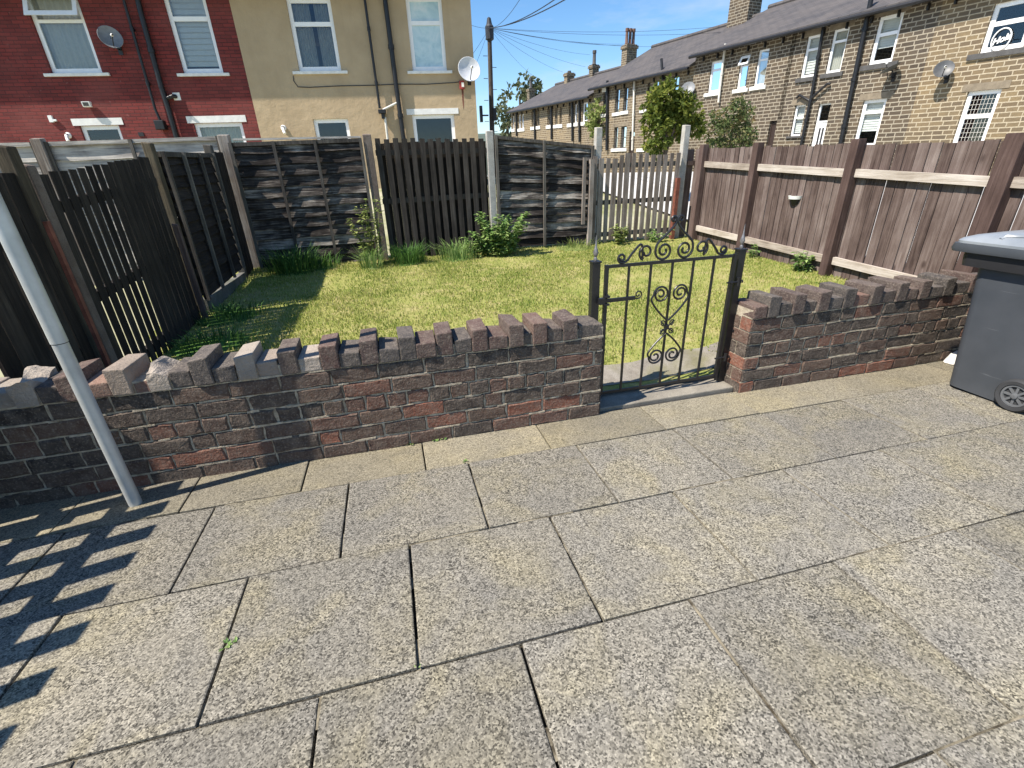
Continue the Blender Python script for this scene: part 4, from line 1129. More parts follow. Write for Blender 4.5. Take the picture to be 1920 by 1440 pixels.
def dish(F, u, z, rad, out, look, label, mat='grey_dish', armlen=.5, off0=0.0):
    """satellite dish on a wall bracket; look = direction the bowl faces"""
    c = F.pt(u, z, out); t = thing('satellite_dish', F.pt(u, z-.25, 0), label, 'satellite dish', 'satellite dishes on the house walls')
    ax = Vector(look).normalized()
    prof = [(-.02, .02)]+[(-.14*rad*1.6+.16*rad*1.6*(i/8)**2, rad*i/8) for i in range(1, 9)]
    prof2 = [(h-.008, q) for h, q in reversed(prof)]
    m = MB(); m.lathe(c, ax, [(-.14*rad*1.6, .001)]+prof[1:]+[(prof[-1][0]-.004, rad*1.03)]+prof2[:-1]+[(-.14*rad*1.6-.008, .001)], 28); m.build('bowl', MT[mat], t, smooth=True)
    m = MB(); low = c-Vector((0, 0, rad*.95)); tip = c+ax*rad*1.15-Vector((0, 0, rad*.35))
    m.tube([low-ax*.05, low+ax*.02, tip], .011, 6); m.build('feed_arm', MT['black_pipe'], t)
    m = MB(); m.lathe(tip, (c-tip), [(-.05, .02), (0, .035), (.05, .03), (.05, .001)], 10); m.build('feed_horn', MT['white_plastic'], t, smooth=True)
    m = MB(); bk = c-ax*rad*.25; wallp = F.pt(u, z-.22, .01)
    m.tube([bk, F.pt(u, z-.05, out*.5), F.pt(u, z-.22, out*.45), wallp], .02, 8); m.bar(F.pt(u, z-.34, .012), F.pt(u, z-.10, .012), .10, .012, side=F.d); m.build('bracket', MT['black_pipe'], t)
    return t

# ---- the two rendered / painted houses at the back
FH = Fr((0, 16), (1, -.119), (-.119, -1))
ub = FH.px(460, 132)[0]; ue = FH.px(889, 125)[0]
ZE = FH.px(600, 140)[1]+2.30
red = House('red_brick_house', FH, 'house painted dark red with white window lintels and black soil pipe', -13.5, ub, .5, ZE)
def fw2(h, bl, br, transom, **k):
    F = h.F; a, z0 = F.px(*bl); b, z1 = F.px(*br); zt = F.px(*transom)[1]; z0 = (z0+z1)/2
    hgt = (zt-z0)/.66
    return h.window(a, b, z0, z0+hgt, tr=.34, **k)
fw2(red, (97, 139), (192, 136), (110, 36), fill='net', top_open=True, sillw=.17)
fw2(red, (344, 139), (419, 136), (347, 34), fill='blind', sillw=.15, label='white window with a striped roller blind')
def gwin(h, tl, tr_, fill, lint, dz=1.0, **k):
    F = h.F; a, z1 = F.px(*tl); b, z1b = F.px(*tr_); z1 = (z1+z1b)/2
    return h.window(a, b, z1-dz, z1, tr=None, fill=fill, lint=lint, **k)
gwin(red, (148, 236), (222, 234), 'dark', (.17, 'white_stone'), sill='white_stone')
gwin(red, (362, 231), (453, 229), 'net', (.17, 'white_stone'), sill='white_stone')
q = lambda *p: FH.px(*p, .1)
red.pipe([q(245, -60), q(263, 20), q(303, 165), q(316, 205), q(333, 265), (q(333, 265)[0]+.02, .6)], .065, name='soil_pipe')
red.pipe([q(224, -60), q(232, 0), q(291, 205), q(300, 225)], .035)
m = MB(); u, z = q(301, 232); m.fbox(FH, u-.12, u+.12, z-.15, z+.08, .02, .2); m.build('hopper', MT['black_pipe'], red.t, bevel=.02)
m = MB(); u, z = q(323, 180); m.tube([FH.pt(u-.14, z-.05, .1), FH.pt(u, z, .08), FH.pt(u+.05, z, .0)], .05, 10); m.build('branch_pipe', MT['black_pipe'], red.t, smooth=True)
m = MB(); m.fbox(FH, u-.02, u+.16, z-.09, z+.09, .001, .012); m.build('mortar_patch', MT['white_stone'], red.t)
u, z = FH.px(265, 252); m = MB(); m.fbox(FH, u-.07, u+.07, z-.05, z+.05, -.01, .02); m.build('vent', MT['dark_room'], red.t)
red.finish('red_brick', over=.49, ridge=3.0)
cream = House('cream_house', FH, 'cream rendered end house with white windows and two black pipes', ub, ue, .5, ZE)
fw2(cream, (561, 135), (640, 132), (600, 44), fill='grey_curtain', sillw=.17, label='white window with parted grey curtains')
fw2(cream, (774, 134), (838, 132), (799, 42), fill='frost', sillw=.15, label='white window with crumpled pale film on the glass')
gwin(cream, (586, 223), (652, 222), 'dark', None, dz=.85)
gwin(cream, (772, 215), (851, 214), 'dark', (.15, 'white_stone'), dz=.9)
cream.pipe([q(678, -50), q(684, 0), q(712, 203)], .035)
cream.pipe([q(712, -60), q(722, 0), q(744, 170), q(757, 262), (q(757, 262)[0], .6)], .065, name='soil_pipe')
m = MB(); u, z = q(716, 211); m.fbox(FH, u-.09, u+.12, z-.03, z+.07, .02, .2); m.fbox(FH, u-.02, u+.07, z-.16, z-.031, .04, .16); m.build('hopper', MT['black_pipe'], cream.t, bevel=.01)
cream.pipe([q(746, 192), q(718, 206)], .03, mat='white_pipe', name='waste_pipe')
cream.pipe([q(722, 220), q(727, 262), (q(727, 262)[0], .6)], .035, mat='white_pipe')
m = MB(); m.tube([FH.pt(*FH.px(x, y), .012) for x, y in ((550, 142), (551, 152), (559, 163), (580, 164), (640, 161), (700, 160), (744, 158), (800, 158), (850, 155), (868, 153))], .011, 6); m.build('wall_cable', MT['cable'], cream.t)
cream.finish('render', over=.49, ridge=3.0)
# things fixed on those two houses
dish(FH, *FH.px(219, 74), .25, .26, (.55, -.95, .30), 'grey satellite dish on the red house between the two upper windows', 'grey_dish')
dish(FH, FH.px(880, 134)[0]-.02, FH.px(880, 134)[1], .31, .34, (.05, -1, .28), 'pale satellite dish at the corner of the cream house', 'white_dish')
u, z = FH.px(866, 160); al = thing('alarm_box', FH.pt(u, z, 0), 'small dark alarm box with pale front below the dish on the cream house', 'alarm box')
m = MB(); m.fbox(FH, u-.075, u+.075, z-.10, z+.11, .0, .06); m.build('case', MT['alarm_red'], al, bevel=.01)
m = MB(); m.fbox(FH, u-.01, u+.06, z-.05, z+.06, .0605, .07); m.build('front', MT['white_plastic'], al)
m = MB(); m.poly([FH.pt(u-.02, z-.10, .003), FH.pt(u-.012, z-.5, .003), FH.pt(u+.004, z-.62, .003), FH.pt(u+.022, z-.45, .003), FH.pt(u+.04, z-.10, .003)]); m.build('rust_stain', MT['rust_red'], cream.t)
def cam_(u, z, F, label, nm='security_camera'):
    t = thing(nm, F.pt(u, z, 0), label, 'security camera')
    m = MB(); m.lathe(F.pt(u, z, 0), F.n, [(0, .075), (.03, .075), (.05, .05), (.09, .05)], 16); m.build('mount', MT['white_plastic'], t, smooth=True)
    m = MB(); m.tube([F.pt(u, z, .09), F.pt(u+.02, z-.08, .14), F.pt(u+.05, z-.15, .18)], .04, 12); m.build('body', MT['white_plastic'], t, smooth=True)
    m = MB(); m.lathe(F.pt(u, z+.0, .0895), F.n, [(0, .03), (.012, .028), (.012, .001)], 14); m.build('lens', MT['black_plastic'], t)
cam_(*FH.px(532, 240), FH, 'white security camera low on the left of the cream house')
cam_(*FH.px(129, 254), FH, 'white bullet camera above the grey fence on the red house')
u, z = FH.px(98, 224); m = MB(); m.fbox(FH, u-.06, u+.04, z-.07, z+.09, 0, .05); m.fbox(FH, u+.041, u+.12, z-.05, z+.0, .01, .05); tag(m.build('sensor_box', MT['white_plastic'], loc=FH.pt(u, z), bevel=.006), 'small white sensor box left of the lower red house lintel', 'sensor')
u, z = FH.px(167, 197); t = thing('floodlight', FH.pt(u, z), 'small square floodlight above the lower left lintel of the red house', 'floodlight')
m = MB(); m.hexa([FH.pt(u-.10, z-.06, .05), FH.pt(u+.10, z-.06, .05), FH.pt(u+.10, z-.05, .11), FH.pt(u-.10, z-.05, .11), FH.pt(u-.10, z+.07, .03), FH.pt(u+.10, z+.07, .03), FH.pt(u+.10, z+.07, .13), FH.pt(u-.10, z+.07, .13)]); m.build('case', MT['white_plastic'], t, bevel=.006)
m = MB(); m.poly([FH.pt(u-.07, z-.035, .118), FH.pt(u+.07, z-.035, .118), FH.pt(u+.07, z+.05, .131), FH.pt(u-.07, z+.05, .131)]); m.build('lamp_glass', MT['dark_stone'], t)

# ---- the stone terrace running away on the right
TD = Vector((-.19, 1, 0)).normalized()
FT = Fr((18, 0), TD, (-1, -.19), .03)
def tu(px, py, z=None): return FT.px(px, py)
eaves = [((1590, 33)), ((1300, 104))]
ZT = np.mean([FT.px(*e)[1] for e in eaves]); ZT2 = np.mean([FT.px(*e)[1] for e in ((1297, 121), (1115, 166))]); ZT3 = np.mean([FT.px(*e)[1] for e in ((1110, 178), (962, 210))])
def ridge_for(px, py, zE, depth=8.0):
    p = hit(px, py, FT.o-FT.n*depth/2, FT.n); u = (p-FT.o).dot(FT.d); return p.z-FT.k*u-zE
print('TERR', ZT, ZT2, ZT3, 'ridge', ridge_for(1300, 62, ZT), ridge_for(1205, 105, ZT2), ridge_for(1040, 160, ZT3))
RG = ridge_for(1300, 62, ZT); RG2 = ridge_for(1225, 92, ZT2); RG3 = ridge_for(1030, 165, ZT3)
U = lambda px, py: FT.px(px, py)[0]
zb_ = .2
uA = [U(2300, 250), U(1712, 200), U(1462, 200), U(1300, 150)]
gt = 'stone terraced houses on the right'
hA = House('stone_house', FT, 'nearest yellowish stone terraced house with a round white sign in its upper window', uA[0], uA[1], zb_, ZT, group=gt)
hB = House('stone_house', FT, 'stone terraced house with a white door and striped blinds, beside the nearest one', uA[1], uA[2], zb_, ZT, group=gt)
hC = House('stone_house', FT, 'stone terraced house with three narrow white upper windows behind the bush', uA[2], uA[3], zb_, ZT, group=gt)
W1 = hA.wpx((1835, 101), (1918, 88), (1862, 8), fill='dark', tr=.42, sill='dark_stone', sillw=.22, sillh=.13)
hA.wpx((1781, 276), (1843, 270), (1806, 173), fill='dark', tr=.46, lead=True, sill='white_stone', lint=(.18, 'stone_lint'))
u, z = FT.px(1877, 74, -.04)
sg = thing('window_sign', FT.pt(u, z, -.05), 'round white sign with handwritten lettering inside the nearest upper terrace window', 'sign')
m = MB(); m.tube([FT.pt(u+.19*math.cos(a*math.pi/20), z+.24*math.sin(a*math.pi/20), -.045) for a in range(41)], .016, 8); m.build('ring', MT['white_plastic'], sg, smooth=True)
tc = bpy.data.curves.new('lettering', 'FONT'); tc.body = 'Hola'; tc.size = .19; tc.shear = .35; tc.extrude = .006; tc.offset = .006; tc.align_x = 'CENTER'; tc.align_y = 'CENTER'
tmp = bpy.data.objects.new('lettering_curve', tc); COL.objects.link(tmp)
me_ = bpy.data.meshes.new_from_object(tmp.evaluated_get(bpy.context.evaluated_depsgraph_get()))
bpy.data.objects.remove(tmp); bpy.data.curves.remove(tc)
me_.materials.clear(); me_.materials.append(MT['white_plastic'])
tob = bpy.data.objects.new('lettering', me_); COL.objects.link(tob)
X_ = (-FT.d); Z_ = FT.n; Y_ = Vector((0, 0, 1)); ca, sa = math.cos(R(14)), math.sin(R(14)); X2 = X_*ca+Y_*sa; Y2 = Y_*ca-X_*sa
tob.parent = sg; loc = FT.pt(u, z, -.045)-ORG[sg]
tob.matrix_local = Matrix(((X2.x, Y2.x, Z_.x, loc.x), (X2.y, Y2.y, Z_.y, loc.y), (X2.z, Y2.z, Z_.z, loc.z), (0, 0, 0, 1)))
SL = (.18, 'stone_lint')
hB.wpx((1627, 123), (1672, 115), (1650, 32), fill='halfblind', tr=.38, sill='dark_stone', sillw=.2, sillh=.14, lint=SL)
hB.wpx((1499, 148), (1527, 142), (1513, 69), fill='blind', tr=.33, sill='dark_stone', sillw=.12, sillh=.13, lint=SL)
hB.wpx((1546, 139), (1575, 134), (1561, 57), fill='net', tr=.28, sill='dark_stone', sillw=.12, sillh=.13, lint=SL)
hB.wpx((1597, 278), (1640, 273), (1612, 189), fill='halfblind', tr=.26, sill='white_stone', lint=SL)
hB.wpx((1480, 257), (1500, 253), (1487, 198), fill='blind', tr=.4, sill='dark_stone', lint=SL)
a, _ = FT.px(1518, 278); b, z1 = FT.px(1541, 194); b = FT.px(1541, 274)[0]; z1 = FT.px(1533, 195)[1]
hB.door(min(a, b), max(a, b), z1-2.5, z1)
a = FT.px(1435, 278)[0]; b = FT.px(1456, 275)[0]; z1 = FT.px(1437, 227)[1]; hC.door(min(a, b), max(a, b), z1-2.0, z1, 'brown_door', .05)  # dark brown door standing in for a dark open passage
hC.wpx((1380, 168), (1398, 165), (1385, 106), fill='net', tr=.30, top_open=True, sillw=.14, sillh=.13)
hC.wpx((1412, 163), (1432, 159), (1419, 95), fill='net', tr=.28, sillw=.12, sillh=.13)
hC.wpx((1326, 176), (1347, 171), (1330, 117), fill='curtain', tr=.28, sillw=.14, sillh=.13)
qt = lambda x, y: FT.px(x, y, .1)
hB.pipe([qt(1640, -40), qt(1632, 5), qt(1574, 278), (qt(1574, 278)[0], .3)], .07, name='soil_pipe')
hB.pipe([qt(1546, 38), qt(1523, 172), qt(1501, 277), (qt(1501, 277)[0], .3)], .05)
m = MB(); u, z = qt(1520, 183); m.tube([FT.pt(u+.55, z+.05, .08), FT.pt(u+.45, z+.12, .1), FT.pt(u, z-.1, .1)], .04, 8); m.tube([FT.pt(u-.6, z+.35, .08), FT.pt(u-.5, z+.35, .1), FT.pt(u, z-.05, .1)], .04, 8); m.build('branch_pipe', MT['black_pipe'], hB.t, smooth=True)
hC.pipe([qt(1360, 82), qt(1347, 192)], .045, mat='white_pipe')
for h, mat in ((hA, 'stone_light'), (hB, 'stone_dark'), (hC, 'stone_dark')):
    h.chim = None
u1_, z1_ = (lambda p: ((p-FT.o).dot(FT.d), p.z))(hit(1392, 48, FT.o-FT.n*4.0, FT.n))
hC.chimney(u1_, 1.15, .8, ZT+RG-.7, ZT+RG+1.15, -4.0, 'stone_dark', 2)
hA.finish('stone_light', ridge=RG); hB.finish('stone_dark', ridge=RG); hC.finish('stone_dark', ridge=RG)
# the two middle houses
uB = [uA[3], U(1212, 190), U(1112, 205)]
hD = House('stone_house', FT, 'brown stone terraced house half hidden by the green tree', uB[0], uB[1], zb_, ZT2, group=gt)
hE = House('stone_house', FT, 'pale stone terraced house with paired dark windows and climbing plant at its edge', uB[1], uB[2], zb_, ZT2, group=gt)
P6 = lambda x, y: (940+x/6.4, 60+y/6.4)
def w6(h, x0, x1, yt, yb, **k):
    k = {**dict(tr=.5, sill='white_stone', sillw=.15, sillh=.16, fw=.045, rec=.09), **k}
    return h.wpx(P6(x0, yb), P6(x1, yb-4), P6(x0, yt), **k)
w6(hE, 1215, 1256, 725, 985, frame='dark_stone', fill='net', lint=(.2, 'white_stone'))
w6(hE, 1356, 1408, 692, 968, frame='dark_stone', fill='net', lint=(.18, 'stone_lint')); w6(hE, 1456, 1506, 672, 950, frame='dark_stone', fill='net', lint=(.18, 'stone_lint'))
w6(hE, 1342, 1388, 1145, 1400, frame='dark_stone', fill='dark', lint=(.16, 'stone_lint')); w6(hE, 1425, 1488, 1135, 1395, frame='dark_stone', fill='net', lint=(.16, 'stone_lint'))
w6(hD, 1690, 1765, 622, 925, frame='dark_stone', fill='net', lint=(.2, 'stone_lint')); w6(hD, 1812, 1868, 592, 880, frame='dark_stone', fill='net', lint=(.2, 'stone_lint'))
hD.wpx((1257, 175), (1271, 173), (1256, 144), fill='dark', tr=None, frame='dark_stone', lint=(.2, 'stone_lint'))
w6(hD, 1652, 1712, 1130, 1400, frame='dark_stone', fill='net', lint=(.16, 'stone_lint'))
a = FT.px(*P6(1525, 1400))[0]; b = FT.px(*P6(1588, 1390))[0]; z1 = FT.px(*P6(1525, 1195))[1]; hE.door(min(a, b), max(a, b)-.02, z1-2.1, z1, 'brown_door', .12)
hE.pipe([qt(*P6(1272, 585)), qt(*P6(1264, 1420))], .075); hD.pipe([qt(*P6(1598, 545)), qt(*P6(1570, 1420))], .05, mat='white_pipe')
hD.pipe([qt(1240, 110), qt(1243, 150)], .06)
def chim(h, px0, px1, pyb, pyt, RGv, ZTv, mat, pots, poth=.5, d_=.8):
    pm = hit((px0+px1)/2, pyb, FT.o-FT.n*4.0, FT.n); u = (pm-FT.o).dot(FT.d); pt_ = hit((px0+px1)/2, pyt, FT.o-FT.n*4.0, FT.n)
    zt = pt_.z-FT.k*(pt_-FT.o).dot(FT.d); pa = hit(px0, pyb, FT.o-FT.n*4.0, FT.n); pb = hit(px1, pyb, FT.o-FT.n*4.0, FT.n)
    zc = (pm-CAM).dot(C_F); wn_ = abs(px1-px0)*zc/F_PX
    h.chimney(u, max(.45, wn_*.55), wn_*.78, ZTv+RGv-1.0, zt, -4.0, mat, pots, poth=poth)
chim(hE, 1164, 1193, 120, 85, RG2, ZT2, 'stone_mid', 3, .85)
hD.finish('stone_mid', ridge=RG2); hE.finish('stone_mid', ridge=RG2)
# the far houses
cuts = [1112, 1074, 1034, 992, 958]
uC = [uB[2]]+[U(x, 215) for x in cuts[1:]]
labs = ['far stone terraced house with white arched upper windows next to the step in the roof', 'far stone terraced house with plain stone mullion windows, second beyond the roof step', 'far stone terraced house between two dark drainpipes, third beyond the roof step', 'farthest stone terraced house at the end of the row beside the telegraph pole']
hf = [House('stone_house', FT, labs[i], uC[i], uC[i+1], zb_, ZT3, group=gt) for i in range(4)]
for h, lst in ((hf[0], [(968, 1030, 850, 1080), (866, 910, 865, 1092)]), (hf[1], [(806, 840, 885, 1100), (697, 724, 900, 1110), (640, 674, 908, 1115)]), (hf[2], [(552, 590, 920, 1122), (421, 458, 945, 1132), (364, 388, 955, 1140)]), (hf[3], [(322, 345, 962, 1145), (243, 272, 988, 1158), (207, 235, 992, 1162), (135, 155, 1000, 1165)])):
    for j, (x0, x1, yt, yb) in enumerate(lst):
        pale = h is hf[0] or h is hf[3]
        a = max(min(U(*P6(x0, yb)), U(*P6(x1, yb))), h.U0+.15); b = min(max(U(*P6(x0, yb)), U(*P6(x1, yb))), h.U1-.15)
        if b-a < .25: continue
        z0 = FT.px(*P6(x0, yb))[1]; z1 = FT.px(*P6(x0, yt))[1]
        h.window(a, b, z0, z1, tr=.5, sill='white_stone', sillh=.2, sillw=.12, frame='white_upvc' if pale else 'stone_lint', fill='net' if j % 2 else 'dark', rec=.09, lint=(.2, 'stone_lint'))
        h.window(a, b, z0-2.75, z1-2.75-.2, tr=.5, sill='white_stone', sillh=.2, sillw=.12, frame='white_upvc' if pale else 'stone_lint', fill='net' if j % 2 else 'dark', rec=.09, lint=(.2, 'stone_lint'))
for h, x, ya, yb in ((hf[0], 936, 780, 1320), (hf[1], 850, 840, 1310), (hf[2], 600, 890, 1290), (hf[2], 400, 905, 1290), (hf[3], 180, 965, 1250)):
    h.pipe([qt(*P6(x, ya)), qt(*P6(x+2, yb))], .07)
chim(hf[1], 1104, 1122, 147, 122, RG3, ZT3, 'stone_dark', 1, .85)
chim(hf[2], 1057, 1077, 165, 137, RG3, ZT3, 'stone_mid', 1, .15)
chim(hf[3], 988, 1003, 182, 166, RG3, ZT3, 'stone_dark', 1, .8)
for h in hf: h.finish('stone_mid' if h is hf[0] else 'stone_light', ridge=RG3)
# dishes on the terrace
dish(FT, *FT.px(1781, 130), .22, .30, (-.80, -.75, .45), 'dark grey satellite dish on the nearest stone house left of its sill', 'dark_dish')
dish(FT, *FT.px(1680, 129), .25, .30, (-.25, .35, .85), 'grey satellite dish tipped upwards at the sill of the stone house with blinds', 'dark_dish')
dish(FT, *FT.px(1301, 166), .28, .34, (-.55, -.65, .40), 'grey satellite dish above the green tree at the stone house edge', 'grey_dish')

# ================================================================== TELEGRAPH POLE AND CABLES
pt_ = at_y(917, 42, 24.0); pb_ = at_y(921, 245, 24.0)
tp = thing('telegraph_pole', (pt_.x, 24, pb_.z-1), 'tall dark wooden telegraph pole beside the cream house with cables fanning out', 'telegraph pole')
m = MB(); m.tube([(pb_.x, 24, pb_.z-2.0), (pt_.x, 24, pt_.z)], [.125, .09], 12); m.build('shaft', MT['pole_wood'], tp, smooth=True)
m = MB(); m.lathe((pt_.x, 24, pt_.z-.65), (0, 0, 1), [(0, .10), (.05, .18), (.5, .19), (.58, .13), (.8, .08), (.84, .01)], 10); m.build('terminal_head', MT['cable'], tp)
for i in range(9):
    z = pt_.z-1.2-i*.42; s = 1 if i % 2 else -1; x = pt_.x+(pb_.x-pt_.x)*(pt_.z-z)/(pt_.z-pb_.z)
    m = MB(); m.tube([(x+s*.1, 24, z), (x+s*.30, 24, z)], .012, 6); m.build('step_iron', MT['cable'], tp)
m = MB(); z = at_y(921, 215, 24).z; m.box(pb_.x+.1, pb_.x+.26, 23.85, 24.0, z-.25, z+.25); m.build('joint_box', MT['black_plastic'], tp)
m = MB(); m.box(pb_.x-.5, pb_.x-.38, 23.9, 24.05, z-.3, z+.35); m.box(pb_.x-.379, pb_.x-.1, 23.95, 24.0, z-.06, z); m.build('side_lamp', MT['black_plastic'], tp)
top = Vector((pt_.x, 24, pt_.z-.2))
def cable(end, sag, rad, label, start=None):
    s = start or top; m = MB(); n = 20
    m.tube([s+(end-s)*(i/n)-Vector((0, 0, sag*4*(i/n)*(1-i/n))) for i in range(n+1)], rad, 5)
    tag(m.build('overhead_cable', MT['cable'], loc=s), label, 'cable', 'telephone cables fanning out from the pole')
ends = [(CAM+ray(1190, -85)*13, .25, .016, 'thicker dark telephone cable rising to the upper right, lower of the pair'), (CAM+ray(1130, -70)*13, .25, .014, 'thicker dark telephone cable rising to the upper right, upper of the pair'),
        (CAM+ray(985, -18)*16, .2, .007, 'thin telephone cable rising steeply above the pole')]
P4 = lambda x, y: (880+x/4, y/4)
def chp(x, y, off=-4.0): return hit(*P4(x, y), FT.o+FT.n*off, FT.n)
for i, (x, y) in enumerate(((490, 575), (700, 540), (870, 500), (905, 410), (1200, 340), (1210, 330), (1390, 350), (1920, 196), (1930, 240))):
    lab = ['thin telephone cable running to the farthest chimney', 'thin telephone cable running to the short broad far chimney', 'thin telephone cable running to the aerial by the short broad chimney', 'thin telephone cable running to the far chimney with one tall pot',
           'thin telephone cable running to the chimney with red pots, lower one', 'thin telephone cable running to the chimney with red pots, upper one', 'thin telephone cable running to the roof right of the red pots', 'almost level telephone cable crossing the sky to the right, upper one', 'almost level telephone cable crossing the sky to the right, lower one'][i]
    ends.append((chp(x, y, -3.5), .18, .006, lab))
for x, y, lab in ((865, 130, 'thin telephone cable dropping left from the pole to the cream house corner'), (872, 170, 'second thin telephone cable dropping left behind the cream house dish'), (870, 42, 'short level telephone cable running left behind the cream house')):
    ends.append((at_y(x, y, 19.0), .05, .006, lab))
for e in ends: cable(*e)

# ================================================================== WHEELIE BIN
bx0, bx1, by0, by1 = 3.62, 4.19, 1.60, 2.10       # foot print; wheels at the near end
bz = patio_z(3.8, 1.8)
bn = thing('wheelie_bin', (3.9, 1.8, bz), 'dark grey wheelie bin with pale lid at the right end of the patio', 'bin')
def ring(x0, x1, y0, y1, z, rr=.05, n=4):
    out = []
    for cx, cy, a0 in ((x1-rr, y1-rr, 0), (x0+rr, y1-rr, 90), (x0+rr, y0+rr, 180), (x1-rr, y0+rr, 270)):
        for k in range(n+1):
            a = R(a0+90*k/n); out.append((cx+rr*math.cos(a), cy+rr*math.sin(a), z))
    return out
def loft(rings, r=.5, cap0=True, cap1=True):
    m = MB(); N = len(rings[0])
    for g in rings: m.v += g
    for j in range(len(rings)-1):
        for i in range(N):
            m.f.append((j*N+i, j*N+(i+1) % N, (j+1)*N+(i+1) % N, (j+1)*N+i)); m.r.append(r)
    if cap0: m.f.append(tuple(reversed(range(N)))); m.r.append(r)
    if cap1: m.f.append(tuple(range((len(rings)-1)*N, len(rings)*N))); m.r.append(r)
    return m
HT = .885
rings = []
for t, z in ((0, .012), (.02, .03), (.3, .28), (.6, .56), (.92, .80), (.99, .858), (1, HT)):
    e = t*.026
    rings.append(ring(bx0-e*.5+.012, bx1+e*.5-.012, by0-e*.9-(.13*t), by1+e*3.4, bz+z, .06))
body = loft(rings).build('body', MT['bin'], bn, smooth=True)
# shoulder under the rim, coloured black to stand in for the shade there, then the rim
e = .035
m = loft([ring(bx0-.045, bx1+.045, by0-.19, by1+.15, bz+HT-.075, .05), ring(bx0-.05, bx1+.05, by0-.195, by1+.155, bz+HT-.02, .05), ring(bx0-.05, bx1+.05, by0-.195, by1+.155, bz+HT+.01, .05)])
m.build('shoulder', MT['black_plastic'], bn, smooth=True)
m = loft([ring(bx0-.075, bx1+.075, by0-.215, by1+.215, bz+HT+.011, .05), ring(bx0-.08, bx1+.08, by0-.22, by1+.222, bz+HT+.03, .05), ring(bx0-.075, bx1+.075, by0-.215, by1+.215, bz+HT+.062, .05)])
m.build('rim', MT['bin'], bn, smooth=True)
lid_r = []
for q, z, g in ((0, .063, 0), (.0, .078, .004), (.012, .092, .02), (.05, .112, .05), (.12, .132, .06), (.2, .140, .07)):
    lid_r.append(ring(bx0-.07+q, bx1+.07-q, by0-.18+q*1.2, by1+.205-q*1.2, bz+HT+z, .06))
lid = loft(lid_r).build('lid', MT['bin_lid'], bn, smooth=True)
m = MB(); m.tube([(bx0-.03, by1-.02, bz+HT+.10), (bx0+.0, by1-.03, bz+HT+.118), (bx0+.02, by1-.16, bz+HT+.128), (bx0+.0, by1-.20, bz+HT+.115)], .014, 8); m.build('lid_grip', MT['bin_lid'], lid, smooth=True)
m = MB(); m.tube([(bx0+.06, by0-.26, bz+HT+.02), (bx1-.06, by0-.26, bz+HT+.02)], .018, 10)
for x in (bx0+.08, bx1-.08): m.tube([(x, by0-.18, bz+HT+.03), (x, by0-.26, bz+HT+.02)], .018, 8)
m.build('handle', MT['bin'], bn, smooth=True)
WR = .105; wy = by0+.10
for xs_, sgn in ((bx0-.012, -1), (bx1+.012, 1)):
    c = Vector((xs_, wy, bz+WR))
    m = MB(); m.lathe(c, (sgn, 0, 0), [(-.025, .06), (-.03, .09), (-.022, WR-.004), (.0, WR), (.022, WR-.004), (.032, .092), (.030, .072), (.012, .070), (.012, .001)], 32); wh = m.build('wheel', MT['tyre'], bn, smooth=True)
    m = MB(); m.lathe(c+Vector((sgn*.0125, 0, 0)), (sgn, 0, 0), [(0, .070), (.012, .069), (.012, .058), (.0, .057)], 32)
    m.lathe(c+Vector((sgn*.0125, 0, 0)), (sgn, 0, 0), [(0, .018), (.018, .017), (.02, .008), (.02, .001)], 14)
    for k in range(8):
        a = k*math.pi/4; d = Vector((0, math.cos(a), math.sin(a)))
        m.bar(c+Vector((sgn*.017, 0, 0))+d*.015, c+Vector((sgn*.017, 0, 0))+d*.060, .008, .013, side=Vector((1, 0, 0)))
    m.build('rim', MT['hub_grey'], wh)
m = MB(); m.tube([(bx0-.005, wy, bz+WR), (bx1+.005, wy, bz+WR)], .012, 8); m.build('axle', MT['hub_grey'], bn)
# pale stone at the wall foot
m = MB(); sx, sy = wx(1775, 670), WALL_Y-.05; z0 = patio_z(sx, sy)
m.hexa([(sx-.07, sy-.05, z0-.0), (sx+.05, sy-.06, z0), (sx+.06, sy+.035, z0), (sx-.06, sy+.035, z0), (sx-.03, sy-.03, z0+.085), (sx+.03, sy-.035, z0+.11), (sx+.04, sy+.02, z0+.10), (sx-.02, sy+.02, z0+.08)])
tag(m.build('loose_stone', MT['stone_lump'], loc=(sx, sy, z0), bevel=.014, seg=3, jitter=.006), 'pale loose stone at the wall foot behind the wheelie bin', 'stone')

# ================================================================== PLANTS
def leafquad(m, p, L, W, d, up, r):
    d = d.normalized(); s = d.cross(up); s = s.normalized() if s.length > 1e-4 else d.orthogonal().normalized()
    n_ = s.cross(d)
    q = [p, p+d*L*.45+s*W*.5+n_*L*.06, p+d*L-n_*L*.12, p+d*L*.45-s*W*.5+n_*L*.06]
    m.poly(q, r)
def rv(): 
    v = Vector((random.gauss(0, 1), random.gauss(0, 1), random.gauss(0, 1))); return v.normalized()
def crown(m, blobs, n, L, W, gap=.35, sd=0):
    tot = sum(b[1]**2 for b in blobs)
    for c, rad, fl in blobs:
        k = int(n*rad**2/tot)
        # twigs carrying leaf sprays, so the outline stays ragged
        ns = max(4, k//9)
        for _ in range(ns):
            d = rv(); rr = rad*(random.random()**.35)
            p = Vector(c)+Vector((d.x*rr, d.y*rr, d.z*rr*fl))
            if mn.noise(p*1.7/max(rad, .05)*.55+Vector((sd, 0, 0))) < -gap*.5: continue
            tone = random.random()*.55
            for _ in range(9):
                q = p+rv()*rad*.17; dd = (rv()+d*.6+Vector((0, 0, -.25)))
                leafquad(m, q, L*random.uniform(.6, 1.25), W*random.uniform(.6, 1.2), dd, rv(), min(1, tone+random.random()*.5))
